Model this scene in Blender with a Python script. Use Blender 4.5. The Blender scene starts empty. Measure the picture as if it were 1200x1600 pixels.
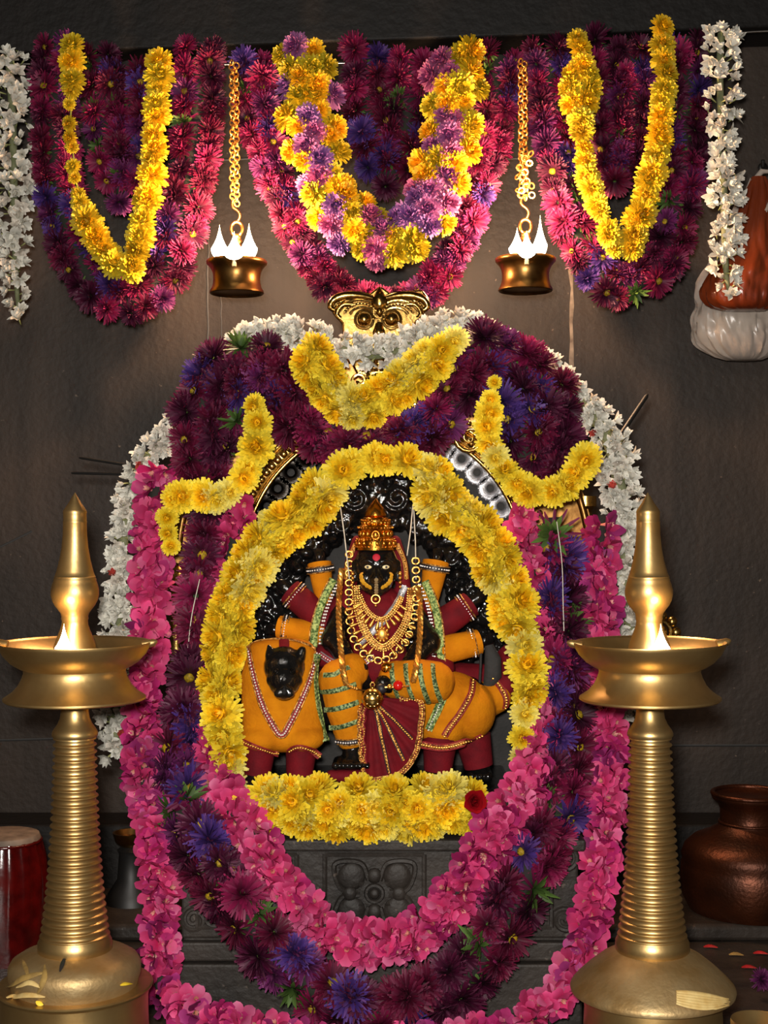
import bpy, bmesh, math, random
from mathutils import Vector, Matrix, Quaternion
from mathutils.bvhtree import BVHTree
from mathutils import noise as mnoise

random.seed(7)
PI = math.pi
F = 2200.0          # focal length in pixels of the 1200x1600 frame
ZC = 0.88           # height of the camera above the floor
scn = bpy.context.scene
COL = scn.collection

def P(px, py, d):
    """point seen at pixel (px, py) standing d metres in front of the camera"""
    return Vector(((px - 600) / F * d, d, ZC - (py - 800) / F * d))

def S(n, d):        # n pixels at depth d, in metres
    return n / F * d

def lin(r, g, b):
    def f(c):
        c /= 255.0
        return c / 12.92 if c <= .04045 else ((c + .055) / 1.055) ** 2.4
    return (f(r), f(g), f(b))

# ------------------------------------------------------------------ materials
def nmat(name):
    m = bpy.data.materials.new(name); m.use_nodes = True
    nt = m.node_tree
    b = nt.nodes['Principled BSDF']
    return m, nt, b

def noise_into(nt, b, c1, c2, scale, detail=6, coords='Object', lo=.3, hi=.7, bump=0, bump_scale=None, rough=None):
    tc = nt.nodes.new('ShaderNodeTexCoord')
    n = nt.nodes.new('ShaderNodeTexNoise'); n.inputs['Scale'].default_value = scale; n.inputs['Detail'].default_value = detail
    nt.links.new(tc.outputs[coords], n.inputs['Vector'])
    r = nt.nodes.new('ShaderNodeValToRGB')
    r.color_ramp.elements[0].position = lo; r.color_ramp.elements[1].position = hi
    r.color_ramp.elements[0].color = (*c1, 1); r.color_ramp.elements[1].color = (*c2, 1)
    nt.links.new(n.outputs['Fac'], r.inputs['Fac'])
    nt.links.new(r.outputs['Color'], b.inputs['Base Color'])
    if bump:
        n2 = nt.nodes.new('ShaderNodeTexNoise'); n2.inputs['Scale'].default_value = bump_scale or scale * 3; n2.inputs['Detail'].default_value = 5
        nt.links.new(tc.outputs[coords], n2.inputs['Vector'])
        bp = nt.nodes.new('ShaderNodeBump'); bp.inputs['Strength'].default_value = bump; bp.inputs['Distance'].default_value = .004
        nt.links.new(n2.outputs['Fac'], bp.inputs['Height']); nt.links.new(bp.outputs['Normal'], b.inputs['Normal'])
    if rough:
        mr = nt.nodes.new('ShaderNodeMapRange'); mr.inputs['To Min'].default_value = rough[0]; mr.inputs['To Max'].default_value = rough[1]
        nt.links.new(n.outputs['Fac'], mr.inputs['Value']); nt.links.new(mr.outputs['Result'], b.inputs['Roughness'])
    return tc, n, r

def simple(name, c1, c2=None, scale=40, rough=.6, metal=0, bump=0, bump_scale=None, spec=.5, roughr=None, lo=.3, hi=.7):
    m, nt, b = nmat(name)
    b.inputs['Roughness'].default_value = rough; b.inputs['Metallic'].default_value = metal
    b.inputs['Specular IOR Level'].default_value = spec
    noise_into(nt, b, c1, c2 or tuple(x * .75 for x in c1), scale, bump=bump, bump_scale=bump_scale, rough=roughr, lo=lo, hi=hi)
    return m

M = {}
M['gold'] = simple('gold', lin(232, 170, 70), lin(190, 120, 40), 60, .24, 1, bump=.12, bump_scale=220)
M['chain_gold'] = simple('chain gold', lin(244, 190, 96), lin(205, 140, 60), 200, .38, .9)
M['arch_gold'] = simple('pale gold', lin(225, 190, 112), lin(150, 112, 50), 40, .25, 1, bump=.15, bump_scale=120)
M['mask_gold'] = simple('mask gold', lin(186, 150, 84), lin(120, 88, 42), 40, .2, 1, bump=.15, bump_scale=120)
M['brass'] = simple('brass', lin(214, 182, 122), lin(174, 138, 84), 14, .34, .93, bump=.06, bump_scale=90, roughr=(.3, .48))
M['brass_dusty'] = simple('dusty brass', lin(190, 165, 120), lin(150, 118, 70), 18, .5, .75, bump=.25, bump_scale=120, roughr=(.4, .7))
M['old_brass'] = simple('old brass', lin(160, 120, 66), lin(110, 76, 40), 25, .33, 1, bump=.08)
M['silver'] = simple('silver', lin(205, 205, 208), lin(160, 160, 166), 50, .5, .8, bump=.4)
M['dark_silver'] = simple('dark silver', lin(60, 56, 52), lin(25, 23, 22), 50, .35, 1, bump=.2)
M['black'] = simple('oiled black stone', (.003, .003, .003), (.008, .007, .0065), 60, .12, 0, bump=.4, bump_scale=130, spec=.6)
M['slab'] = simple('grey black stone', lin(38, 35, 33), lin(24, 22, 20), 30, .75, 0, bump=.3, bump_scale=150)
M['maroon'] = simple('maroon cloth', lin(112, 12, 24), lin(82, 7, 18), 35, .8, 0, bump=.2, bump_scale=300, spec=.2)
M['mustard'] = simple('mustard felt', lin(206, 128, 10), lin(182, 106, 6), 30, .9, 0, bump=.3, bump_scale=220, spec=.15)
M['orange'] = simple('orange cloth', lin(240, 130, 10), lin(222, 106, 4), 30, .85, 0, bump=.2, bump_scale=200, spec=.2)
M['green'] = simple('green braid', lin(150, 168, 110), lin(40, 66, 38), 240, .5, .3, bump=.6, bump_scale=300, lo=.42, hi=.58)
M['limegreen'] = simple('lime braid', lin(176, 190, 110), lin(66, 96, 36), 240, .5, .3, bump=.6, bump_scale=300, lo=.42, hi=.58)
M['redtrim'] = simple('red trim', lin(150, 20, 30), lin(110, 10, 22), 300, .7)
M['goldtrim'] = simple('gold thread', lin(225, 172, 92), lin(110, 66, 28), 260, .4, .6, bump=.6, bump_scale=300, lo=.42, hi=.58)
M['copperlace'] = simple('copper lace', lin(205, 130, 70), lin(96, 26, 20), 260, .42, .5, bump=.8, bump_scale=300, lo=.42, hi=.58)
M['blacktrim'] = simple('black trim', (.008, .008, .01), (.015, .013, .02), 200, .5)
M['bead_white'] = simple('white bead', lin(240, 232, 225), lin(215, 205, 200), 300, .25, .2)
M['bead_red'] = simple('red bead', lin(205, 26, 22), lin(170, 12, 14), 80, .15)
M['paste_yellow'] = simple('turmeric paste', lin(215, 158, 22), lin(180, 125, 10), 90, .75)
M['paste_red'] = simple('vermilion', lin(200, 18, 50), lin(170, 10, 36), 90, .7)
M['paste_grey'] = simple('sandal paste', lin(150, 125, 84), lin(110, 88, 58), 200, .8)
M['eye'] = simple('painted eye', lin(246, 226, 180), lin(225, 196, 130), 100, .3)
M['lips'] = simple('coral lips', lin(230, 80, 50), lin(200, 50, 30), 100, .3)
M['wood_red'] = simple('red lacquer', lin(84, 9, 7), lin(50, 4, 4), 30, .16, 0, bump=.08, spec=.7)
M['drumtop'] = simple('worn grey skin', lin(130, 112, 96), lin(88, 74, 62), 40, .7)
M['copper'] = simple('old copper', lin(84, 42, 22), lin(44, 23, 13), 12, .4, .75, bump=.25, bump_scale=160, roughr=(.3, .5))
M['pouch'] = simple('brown plastic', lin(120, 50, 22), lin(84, 30, 12), 9, .24, 0, bump=.3, bump_scale=22, spec=.6)
M['bag_white'] = simple('white plastic', lin(178, 166, 154), lin(140, 128, 120), 8, .3, 0, bump=.5, bump_scale=26, spec=.5)
M['wire'] = simple('steel wire', lin(210, 205, 200), lin(160, 155, 150), 50, .3, 1)
M['iron'] = simple('dark iron', (.006, .006, .006), (.01, .009, .008), 50, .5)
M['string'] = simple('garland string', lin(90, 96, 60), lin(60, 66, 38), 100, .9)
M['core_dark'] = simple('dark stems', lin(34, 22, 26), lin(26, 34, 18), 60, .9)
M['core_green'] = simple('green stems', lin(110, 112, 40), lin(70, 80, 28), 60, .9)
M['core_pale'] = simple('pale stems', lin(120, 122, 92), lin(86, 92, 60), 60, .9)
M['thread'] = simple('white thread', lin(220, 215, 200), lin(190, 185, 170), 60, .8)
M['leaf_dry'] = simple('dry leaf', lin(158, 128, 66), lin(110, 84, 40), 60, .8)
M['leaf_pale'] = simple('pale petal', lin(222, 196, 132), lin(196, 160, 92), 60, .6)
M['petal_yellow'] = simple('loose yellow petal', lin(245, 214, 60), lin(230, 190, 40), 60, .6)
M['oil'] = simple('lamp oil', lin(60, 30, 8), lin(40, 18, 5), 20, .05, 0, spec=.8)
M['rose'] = simple('red rose', lin(176, 10, 22), lin(130, 4, 14), 60, .6)
M['wick'] = simple('wick', lin(240, 220, 180), lin(200, 170, 120), 60, .9)

# petals: colour stored in the mesh
def petal_mat(name, jitter=.22, trans=.22):
    m, nt, b = nmat(name)
    a = nt.nodes.new('ShaderNodeAttribute'); a.attribute_name = 'col'
    oi = nt.nodes.new('ShaderNodeObjectInfo')
    mr = nt.nodes.new('ShaderNodeMapRange'); mr.inputs['To Min'].default_value = 1 - jitter; mr.inputs['To Max'].default_value = 1 + jitter * .6
    nt.links.new(oi.outputs['Random'], mr.inputs['Value'])
    hs = nt.nodes.new('ShaderNodeHueSaturation'); nt.links.new(mr.outputs['Result'], hs.inputs['Value'])
    nt.links.new(a.outputs['Color'], hs.inputs['Color'])
    nt.links.new(hs.outputs['Color'], b.inputs['Base Color'])
    b.inputs['Roughness'].default_value = .55; b.inputs['Specular IOR Level'].default_value = .3
    t = nt.nodes.new('ShaderNodeBsdfTranslucent'); nt.links.new(hs.outputs['Color'], t.inputs['Color'])
    mx = nt.nodes.new('ShaderNodeMixShader'); mx.inputs['Fac'].default_value = trans
    nt.links.new(b.outputs['BSDF'], mx.inputs[1]); nt.links.new(t.outputs['BSDF'], mx.inputs[2])
    nt.links.new(mx.outputs['Shader'], nt.nodes['Material Output'].inputs['Surface'])
    return m
M['petal'] = petal_mat('petals')
M['petal_white'] = petal_mat('white petals', .1, .2)

def emit(name, col, strength):
    m = bpy.data.materials.new(name); m.use_nodes = True; nt = m.node_tree
    nt.nodes.remove(nt.nodes['Principled BSDF'])
    e = nt.nodes.new('ShaderNodeEmission'); e.inputs['Strength'].default_value = strength
    tc = nt.nodes.new('ShaderNodeTexCoord'); sp = nt.nodes.new('ShaderNodeSeparateXYZ'); r = nt.nodes.new('ShaderNodeValToRGB')
    nt.links.new(tc.outputs['Generated'], sp.inputs[0]); nt.links.new(sp.outputs['Z'], r.inputs['Fac'])
    r.color_ramp.elements[0].color = (*col, 1); r.color_ramp.elements[1].color = (1, .62, .22, 1)
    r.color_ramp.elements[0].position = .55
    nt.links.new(r.outputs['Color'], e.inputs['Color'])
    nt.links.new(e.outputs[0], nt.nodes['Material Output'].inputs['Surface'])
    return m
M['flame'] = emit('flame', (1, .88, .62), 22)

# wall stone
def stone(name, c1, c2, speck, scale=2.2, bump=.5, rough=.62):
    m, nt, b = nmat(name)
    tc, n, r = noise_into(nt, b, c1, c2, scale, 9, bump=bump, bump_scale=60)
    v = nt.nodes.new('ShaderNodeTexNoise'); v.inputs['Scale'].default_value = 70; v.inputs['Detail'].default_value = 2
    nt.links.new(tc.outputs['Object'], v.inputs['Vector'])
    rr = nt.nodes.new('ShaderNodeValToRGB'); rr.color_ramp.elements[0].position = .70; rr.color_ramp.elements[1].position = .78
    nt.links.new(v.outputs['Fac'], rr.inputs['Fac'])
    # vertical soot runs
    mp = nt.nodes.new('ShaderNodeMapping'); mp.inputs['Scale'].default_value = (9, 9, .7); nt.links.new(tc.outputs['Object'], mp.inputs['Vector'])
    s = nt.nodes.new('ShaderNodeTexNoise'); s.inputs['Scale'].default_value = 1.4; s.inputs['Detail'].default_value = 5; nt.links.new(mp.outputs[0], s.inputs['Vector'])
    sr = nt.nodes.new('ShaderNodeMapRange'); sr.inputs['From Min'].default_value = .3; sr.inputs['From Max'].default_value = .7; sr.inputs['To Min'].default_value = .55; sr.inputs['To Max'].default_value = 1.15
    nt.links.new(s.outputs['Fac'], sr.inputs['Value'])
    mul = nt.nodes.new('ShaderNodeMix'); mul.data_type = 'RGBA'; mul.blend_type = 'MULTIPLY'; mul.inputs[0].default_value = 1
    nt.links.new(r.outputs['Color'], mul.inputs[6]); nt.links.new(sr.outputs['Result'], mul.inputs[7])
    mx = nt.nodes.new('ShaderNodeMix'); mx.data_type = 'RGBA'; mx.inputs[7].default_value = (*speck, 1)
    nt.links.new(rr.outputs['Color'], mx.inputs[0]); nt.links.new(mul.outputs[2], mx.inputs[6])
    nt.links.new(mx.outputs[2], b.inputs['Base Color'])
    b.inputs['Roughness'].default_value = rough; b.inputs['Specular IOR Level'].default_value = .35
    return m
M['wall'] = stone('soot-dark granite', lin(25, 20, 16), lin(58, 47, 39), lin(96, 82, 70))
M['lintel'] = stone('dimmed lintel', lin(7, 5, 4), lin(16, 11, 8), lin(22, 16, 12))  # dimness of the upper zone put into the stone colour
M['floor'] = stone('dark floor stone', lin(46, 40, 36), lin(66, 58, 52), lin(88, 70, 60), rough=.4)
M['pedestal'] = stone('carved granite', lin(28, 25, 22), lin(54, 47, 42), lin(84, 74, 66), 5, .8, .6)
M['mortar'] = simple('pale mortar', lin(150, 136, 120), lin(92, 80, 70), 40, .9)

# ------------------------------------------------------------------ mesh building
class MB:
    def __init__(s): s.v = []; s.f = []; s.mi = []; s.m = 0
    def add(s, vs, fs):
        b = len(s.v); s.v.extend(vs)
        for f in fs: s.f.append(tuple(b + i for i in f)); s.mi.append(s.m)
    def sphere(s, c, r, nu=14, nv=9, rot=None):
        if not hasattr(r, '__len__'): r = (r, r, r)
        c = Vector(c); vs = []; fs = []
        for j in range(nv + 1):
            t = PI * j / nv
            for i in range(nu):
                a = 2 * PI * i / nu
                p = Vector((r[0] * math.sin(t) * math.cos(a), r[1] * math.sin(t) * math.sin(a), r[2] * math.cos(t)))
                if rot: p = rot @ p
                vs.append(c + p)
        for j in range(nv):
            for i in range(nu):
                k = (i + 1) % nu
                fs.append((j * nu + i, (j + 1) * nu + i, (j + 1) * nu + k, j * nu + k))
        s.add(vs, fs)
    def tube(s, pts, r, n=8, caps=True, flat=None, up=None):
        """flat=(width factor, thickness factor) with up = thickness direction(s)"""
        pts = [Vector(p) for p in pts]; L = len(pts)
        if not hasattr(r, '__len__'): r = [r] * L
        T = []
        for i in range(L):
            a = pts[max(i - 1, 0)]; b = pts[min(i + 1, L - 1)]
            t = (b - a); T.append(t.normalized() if t.length > 1e-9 else Vector((0, 0, 1)))
        N = T[0].orthogonal().normalized(); vs = []; fs = []
        for i in range(L):
            if up is not None:
                u = up[i] if isinstance(up, list) else up
                N = (u - T[i] * u.dot(T[i])).normalized()
            else:
                N = (N - T[i] * N.dot(T[i])); N = N.normalized() if N.length > 1e-6 else T[i].orthogonal().normalized()
            B = T[i].cross(N)
            fw, ft = flat or (1, 1)
            for k in range(n):
                a = 2 * PI * k / n
                vs.append(pts[i] + (N * math.cos(a) * ft + B * math.sin(a) * fw) * r[i])
        for i in range(L - 1):
            for k in range(n):
                q = (k + 1) % n
                fs.append((i * n + k, (i + 1) * n + k, (i + 1) * n + q, i * n + q))
        if caps:
            fs.append(tuple(range(n))[::-1]); fs.append(tuple((L - 1) * n + k for k in range(n)))
        s.add(vs, fs)
    def limb(s, pts, r, n=12):
        """tube with round ends"""
        pts = [Vector(p) for p in pts]
        s.tube(pts, r, n)
        for p, q in zip(pts, r): s.sphere(p, q, n, 8)
    def torus(s, c, R, r, nrm, n=16, m=6, sx=1):
        q = Vector((0, 0, 1)).rotation_difference(Vector(nrm).normalized()); c = Vector(c); vs = []; fs = []
        for i in range(n):
            a = 2 * PI * i / n
            for k in range(m):
                b = 2 * PI * k / m
                p = Vector(((R + r * math.cos(b)) * math.cos(a) * sx, (R + r * math.cos(b)) * math.sin(a), r * math.sin(b)))
                vs.append(c + q @ p)
        for i in range(n):
            for k in range(m):
                fs.append((i * m + k, ((i + 1) % n) * m + k, ((i + 1) % n) * m + (k + 1) % m, i * m + (k + 1) % m))
        s.add(vs, fs)
    def lathe(s, prof, c, n=40, axis=None):
        c = Vector(c); q = Vector((0, 0, 1)).rotation_difference(Vector(axis).normalized()) if axis else Quaternion()
        vs = []; fs = []
        for (r, z) in prof:
            for k in range(n):
                a = 2 * PI * k / n
                vs.append(c + q @ Vector((max(r, 1e-5) * math.cos(a), max(r, 1e-5) * math.sin(a), z)))
        for i in range(len(prof) - 1):
            for k in range(n):
                t = (k + 1) % n
                fs.append((i * n + k, i * n + t, (i + 1) * n + t, (i + 1) * n + k))
        s.add(vs, fs)
    def box(s, lo, hi):
        x0, y0, z0 = lo; x1, y1, z1 = hi
        v = [Vector(p) for p in ((x0, y0, z0), (x1, y0, z0), (x1, y1, z0), (x0, y1, z0), (x0, y0, z1), (x1, y0, z1), (x1, y1, z1), (x0, y1, z1))]
        s.add(v, [(0, 3, 2, 1), (4, 5, 6, 7), (0, 1, 5, 4), (1, 2, 6, 5), (2, 3, 7, 6), (3, 0, 4, 7)])
    def prism(s, poly, y0, y1):
        """poly: (x, z) outline, extruded from depth y0 (front) to y1"""
        n = len(poly)
        v = [Vector((x, y0, z)) for x, z in poly] + [Vector((x, y1, z)) for x, z in poly]
        s.add(v, [tuple(range(n)), tuple(range(2 * n - 1, n - 1, -1))] + [(i, i + n, (i + 1) % n + n, (i + 1) % n) for i in range(n)])

def children_loc(parent):
    r = parent
    while r is not None and r.parent is not None: r = r.parent
    return Vector(r.location) if r is not None else Vector()

def obj(name, mb, mats, parent=None, smooth=True, bevel=0):
    me = bpy.data.meshes.new(name)
    o0 = children_loc(parent)
    me.from_pydata([tuple(Vector(v) - o0) for v in mb.v], [], mb.f)
    if not isinstance(mats, (list, tuple)): mats = [mats]
    for m in mats: me.materials.append(m)
    if len(mats) > 1: me.polygons.foreach_set('material_index', mb.mi)
    if smooth: me.polygons.foreach_set('use_smooth', [True] * len(me.polygons))
    me.validate(); me.update()
    o = bpy.data.objects.new(name, me); COL.objects.link(o); o.parent = parent
    if smooth:
        try: me.set_sharp_from_angle(angle=math.radians(50))
        except Exception: pass
    if bevel:
        md = o.modifiers.new('bevel', 'BEVEL'); md.width = bevel; md.segments = 2; md.limit_method = 'ANGLE'
    return o

def fuse(name, mb, mat, parent=None, voxel=.004, smooth=2):
    """one continuous skin around all the shapes in mb"""
    o = obj('tmp', mb, mat)
    md = o.modifiers.new('r', 'REMESH'); md.mode = 'VOXEL'; md.voxel_size = voxel
    if smooth:
        sm = o.modifiers.new('s', 'SMOOTH'); sm.iterations = smooth; sm.factor = .5
    dg = bpy.context.evaluated_depsgraph_get(); dg.update()
    me = bpy.data.meshes.new_from_object(o.evaluated_get(dg))
    bpy.data.objects.remove(o)
    me.name = name
    o0 = children_loc(parent)
    me.transform(Matrix.Translation(-o0))
    me.polygons.foreach_set('use_smooth', [True] * len(me.polygons))
    if not me.materials: me.materials.append(mat)
    r = bpy.data.objects.new(name, me); COL.objects.link(r); r.parent = parent
    return r

def thing(name, label, cat, loc, group=None):
    o = bpy.data.objects.new(name, None); COL.objects.link(o); o.empty_display_size = .05
    o.location = loc; o['label'] = label; o['category'] = cat
    if group: o['group'] = group
    return o
def tag(o, label, cat, group=None):
    o['label'] = label; o['category'] = cat
    if group: o['group'] = group
    return o
def struct(o): o['kind'] = 'structure'; return o

def spline(pts, step):
    """Catmull-Rom through pts (tuples of equal length), resampled about every step (first three = position)"""
    pts = [list(map(float, p)) for p in pts]
    q = [[2 * a - b for a, b in zip(pts[0], pts[1])]] + pts + [[2 * a - b for a, b in zip(pts[-1], pts[-2])]]
    fine = []
    for i in range(1, len(q) - 2):
        for k in range(24):
            t = k / 24
            fine.append([.5 * (2 * p1 + (p2 - p0) * t + (2 * p0 - 5 * p1 + 4 * p2 - p3) * t * t + (3 * p1 - p0 - 3 * p2 + p3) * t ** 3)
                         for p0, p1, p2, p3 in zip(q[i - 1], q[i], q[i + 1], q[i + 2])])
    fine.append(pts[-1])
    out = [fine[0]]; acc = 0
    for a, b in zip(fine, fine[1:]):
        acc += math.dist(a[:3], b[:3])
        if acc >= step: out.append(b); acc = 0
    return out

def bvh_of(objs):
    vs = []; fs = []
    for o in objs:
        b = len(vs); off = children_loc(o) if o.parent else Vector()
        vs.extend(v.co + off for v in o.data.vertices)
        fs.extend(tuple(b + i for i in p.vertices) for p in o.data.polygons)
    return BVHTree.FromPolygons(vs, fs)
CAM = Vector((0, 0, ZC))
def hit(bv, px, py, dflt=2.45, lift=0.0):
    d = (P(px, py, 1) - CAM).normalized()
    p, n, i, t = bv.ray_cast(CAM, d)
    if p is None: return P(px, py, dflt), Vector((0, -1, 0))
    if n.dot(d) > 0: n = -n
    return p + n * lift, n

# ------------------------------------------------------------------ flowers
class FM:
    """flower template: vertices, faces, colour per vertex; faces +Z, unit radius"""
    def __init__(s): s.v = []; s.f = []; s.c = []
    def petal(s, ang, el, r0, L, w, curl, cup, ca, cb, rnd, nv=4, z0=0, shape=0, ruff=0):
        b = len(s.v); rho, z = r0, z0
        ca = Vector(ca); cb = Vector(cb); j = rnd.uniform(.82, 1.12)
        ra = Vector((math.cos(ang), math.sin(ang), 0)); sd = Vector((-math.sin(ang), math.cos(ang), 0)); tw = rnd.uniform(-.25, .25)
        for i in range(nv + 1):
            t = i / nv; e = el + curl * t
            if i: rho += L / nv * math.cos(e); z += L / nv * math.sin(e)
            if shape == 0: pr = math.sin(PI * (.12 + .78 * t)) ** .8          # strap
            elif shape == 1: pr = math.sin(PI * (.08 + .80 * t ** 1.25)) ** .7   # broad, widest near the tip
            else: pr = math.sin(PI * (.10 + .86 * t)) ** 1.0                    # pointed
            nrm = ra * (-math.sin(e)) + Vector((0, 0, math.cos(e)))
            for sgn in (-1, 0, 1):
                p = ra * rho + Vector((0, 0, z)) + sd * (sgn * w * pr) + nrm * (cup * w * pr * abs(sgn) + tw * sgn * w * pr)
                if ruff: p += nrm * (ruff * math.sin(7 * t + ang * 3 + sgn * 2.1) * t)
                s.v.append(p); s.c.append(tuple((ca.lerp(cb, t)) * (j * (1.0 if sgn else .86))))
        for i in range(nv):
            for k in range(2):
                a = b + i * 3 + k; s.f.append((a, a + 1, a + 4, a + 3))
    def dome(s, c, r, h, col, col2, rnd, n=10, m=4):
        b = len(s.v)
        for j in range(m + 1):
            t = PI / 2 * j / m
            for i in range(n):
                a = 2 * PI * i / n; k = rnd.uniform(.86, 1.14)
                s.v.append(Vector((r * math.cos(t) * math.cos(a) * k, r * math.cos(t) * math.sin(a) * k, c + h * math.sin(t) * k)))
                s.c.append(tuple(Vector(col).lerp(Vector(col2), rnd.random())))
        for j in range(m):
            for i in range(n):
                q = (i + 1) % n; s.f.append((b + j * n + i, b + j * n + q, b + (j + 1) * n + q, b + (j + 1) * n + i))
    def cone(s, r0, z0, r1, z1, ca, cb, n=6):
        b = len(s.v)
        for r, z, c in ((r0, z0, ca), (r1, z1, cb)):
            for i in range(n):
                a = 2 * PI * i / n; s.v.append(Vector((r * math.cos(a), r * math.sin(a), z))); s.c.append(tuple(c))
        for i in range(n):
            q = (i + 1) % n; s.f.append((b + i, b + q, b + n + q, b + n + i))
    def mesh(s, name, mat):
        me = bpy.data.meshes.new(name); me.from_pydata([tuple(v) for v in s.v], [], s.f)
        a = me.color_attributes.new('col', 'FLOAT_COLOR', 'POINT')
        a.data.foreach_set('color', [x for c in s.c for x in (c[0], c[1], c[2], 1)])
        me.materials.append(mat); me.polygons.foreach_set('use_smooth', [True] * len(me.polygons)); me.update()
        return me

GREEN1, GREEN2 = lin(60, 84, 34), lin(96, 124, 58)
def mum(seed, outer, inner, heart, open_=1.0):
    """many-petalled chrysanthemum"""
    r = random.Random(seed); f = FM(); outer, inner, heart = map(Vector, (outer, inner, heart))
    f.cone(.12, -.25, .30, .02, GREEN1, GREEN2, 7)
    lay = [(24, -4, 1.0, .125), (23, 12, 1.0, .125), (21, 27, .96, .12), (18, 42, .90, .12), (15, 56, .80, .115), (11, 69, .72, .11), (7, 82, .64, .10)]
    for li, (n, el, L, w) in enumerate(lay):
        t = li / (len(lay) - 1)
        tip = outer.lerp(inner, min(1, t * 1.4)).lerp(heart, max(0, (t - .55) / .45)); root = tip * .74  # petal roots darkened to put shade of the gaps into the colour
        off = r.random() * 6
        for i in range(n):
            a = 2 * PI * (i + r.uniform(-.3, .3)) / n + off
            f.petal(a, math.radians(el + r.uniform(-9, 9)), .08, L * r.uniform(.86, 1.07) * .92, w * r.uniform(.85, 1.2), math.radians(r.uniform(-16, 26)) * open_, .35, root, tip, r, 3, z0=.02 + .03 * li)
    f.dome(.22, .30, .34, inner, heart, r, 9, 3)
    return f
def aster(seed, tip, root, centre, nlay=4, side=False):
    r = random.Random(seed); f = FM(); tip = Vector(tip); root = Vector(root)
    lay = [(32, 0, 1.0), (30, 14, .98), (27, 28, .93), (23, 43, .85), (18, 58, .76), (13, 72, .68)][:nlay]
    for li, (n, el, L) in enumerate(lay):
        off = r.random() * 6
        for i in range(n):
            a = 2 * PI * (i + r.uniform(-.3, .3)) / n + off
            k = r.uniform(.8, 1.15); l2 = r.random() ** 3
            f.petal(a, math.radians(el + r.uniform(-10, 10)), .1, L * r.uniform(.82, 1.06) * .9, .062 * r.uniform(.8, 1.3), math.radians(r.uniform(-22, 20)), .3, root * k, tip.lerp(Vector(lin(200, 130, 165)), .22 * l2) * k, r, 3, z0=.02 + .035 * li)
    if centre: f.dome(.16, .20, .16, lin(196, 158, 26), lin(120, 106, 30), r, 12)
    # green bracts behind
    for i in range(9):
        f.petal(2 * PI * i / 9 + r.uniform(-.2, .2), math.radians(r.uniform(-30, 5)), .05, r.uniform(.4, .62), .09, -.4, .2, GREEN1, GREEN2, r, 3, z0=-.06, shape=2)
    f.cone(.06, -.4, .13, .0, GREEN1, GREEN2, 6)
    return f
def calyx(seed):
    """an aster seen from behind: leafy green bracts with petals folded away"""
    r = random.Random(seed); f = FM()
    for i in range(26):
        t = i / 26
        f.petal(r.uniform(0, 7), math.radians(10 + 60 * t), .05, r.uniform(.5, .95), .10, r.uniform(-.4, .3), .3, lin(48, 70, 28), Vector(lin(92, 122, 56)) * r.uniform(.6, 1.1), r, 3, shape=2)
    for i in range(16):
        f.petal(r.uniform(0, 7), math.radians(r.uniform(-25, 5)), .15, r.uniform(.8, 1.0), .06, -.3, .3, lin(80, 10, 46), lin(118, 20, 70), r, 3)
    return f
def jasmine(seed, closed=0, tint=(255, 252, 240)):
    r = random.Random(seed); f = FM(); w = Vector(lin(*tint))
    f.cone(.05, -.75, .10, .0, lin(120, 130, 70), lin(190, 190, 130), 6)
    n = 6
    for lay in range(2):
        for i in range(n - lay):
            a = 2 * PI * (i + .5 * lay + r.uniform(-.2, .2)) / (n - lay)
            el = math.radians((72 if closed else 28 + 26 * lay) + r.uniform(-14, 14))
            f.petal(a, el, .07, r.uniform(.8, 1.05), .28, math.radians(r.uniform(-20, 45)), .45, w * .62, w * .9, r, 4, shape=2)
    return f
def oleander(seed, tip=(230, 78, 138), mid=(202, 34, 94)):
    r = random.Random(seed); f = FM()
    f.cone(.06, -.8, .17, .0, lin(214, 150, 96), lin(226, 120, 130), 7)
    base = r.random() * 6
    for i in range(5):
        a = base + 2 * PI * i / 5 + r.uniform(-.15, .15)
        f.petal(a, math.radians(r.uniform(10, 42)), .12, r.uniform(.85, 1.05), .44, math.radians(r.uniform(-50, 45)), r.uniform(-.15, .4), Vector(lin(*mid)) * .9, Vector(lin(*tip)) * r.uniform(.85, 1.1), r, 5, shape=1, ruff=.09)
    for i in range(5):
        a = base + .6 + 2 * PI * i / 5
        f.petal(a, math.radians(62), .06, .4, .1, .3, .2, lin(232, 150, 110), lin(240, 176, 176), r, 3, shape=2)
    return f

def family(name, fs, mat='petal'): return [(f, f.mesh(name, M[mat])) for f in fs]
Y1, Y2, Y3 = lin(254, 230, 66), lin(253, 212, 26), lin(250, 184, 8)
K = {}
K['yellow'] = family('chrysanthemum', [mum(i, Y1, Y2, Y3) for i in range(3)] + [mum(5, lin(248, 234, 130), lin(248, 226, 84), Y2)])
K['wall_yellow'] = family('chrysanthemum', [mum(11, lin(236, 200, 40), lin(228, 176, 16), Y3), mum(12, lin(214, 190, 44), lin(206, 176, 30), lin(190, 150, 14)), mum(13, lin(206, 180, 36), lin(196, 160, 24), lin(200, 140, 8))])
K['olive'] = family('chrysanthemum', [mum(14, lin(206, 186, 40), lin(186, 160, 24), lin(150, 126, 12)), mum(15, lin(224, 190, 36), lin(224, 168, 20), lin(220, 148, 8))])
K['mauve'] = family('chrysanthemum', [mum(16, lin(176, 110, 160), lin(148, 80, 138), lin(124, 54, 116)), mum(17, lin(196, 110, 150), lin(160, 72, 126), lin(130, 50, 100)), mum(18, lin(150, 104, 166), lin(118, 72, 138), lin(96, 52, 116))])
def asters(tip, root, s): return [aster(s, tip, root, False, 6), aster(s + 1, tip, root, False, 6), aster(s + 2, tip, root, True, 4), aster(s + 3, tip, root, False, 5)]
K['maroon'] = family('aster', asters(lin(116, 18, 56), lin(48, 4, 24), 30))
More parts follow.
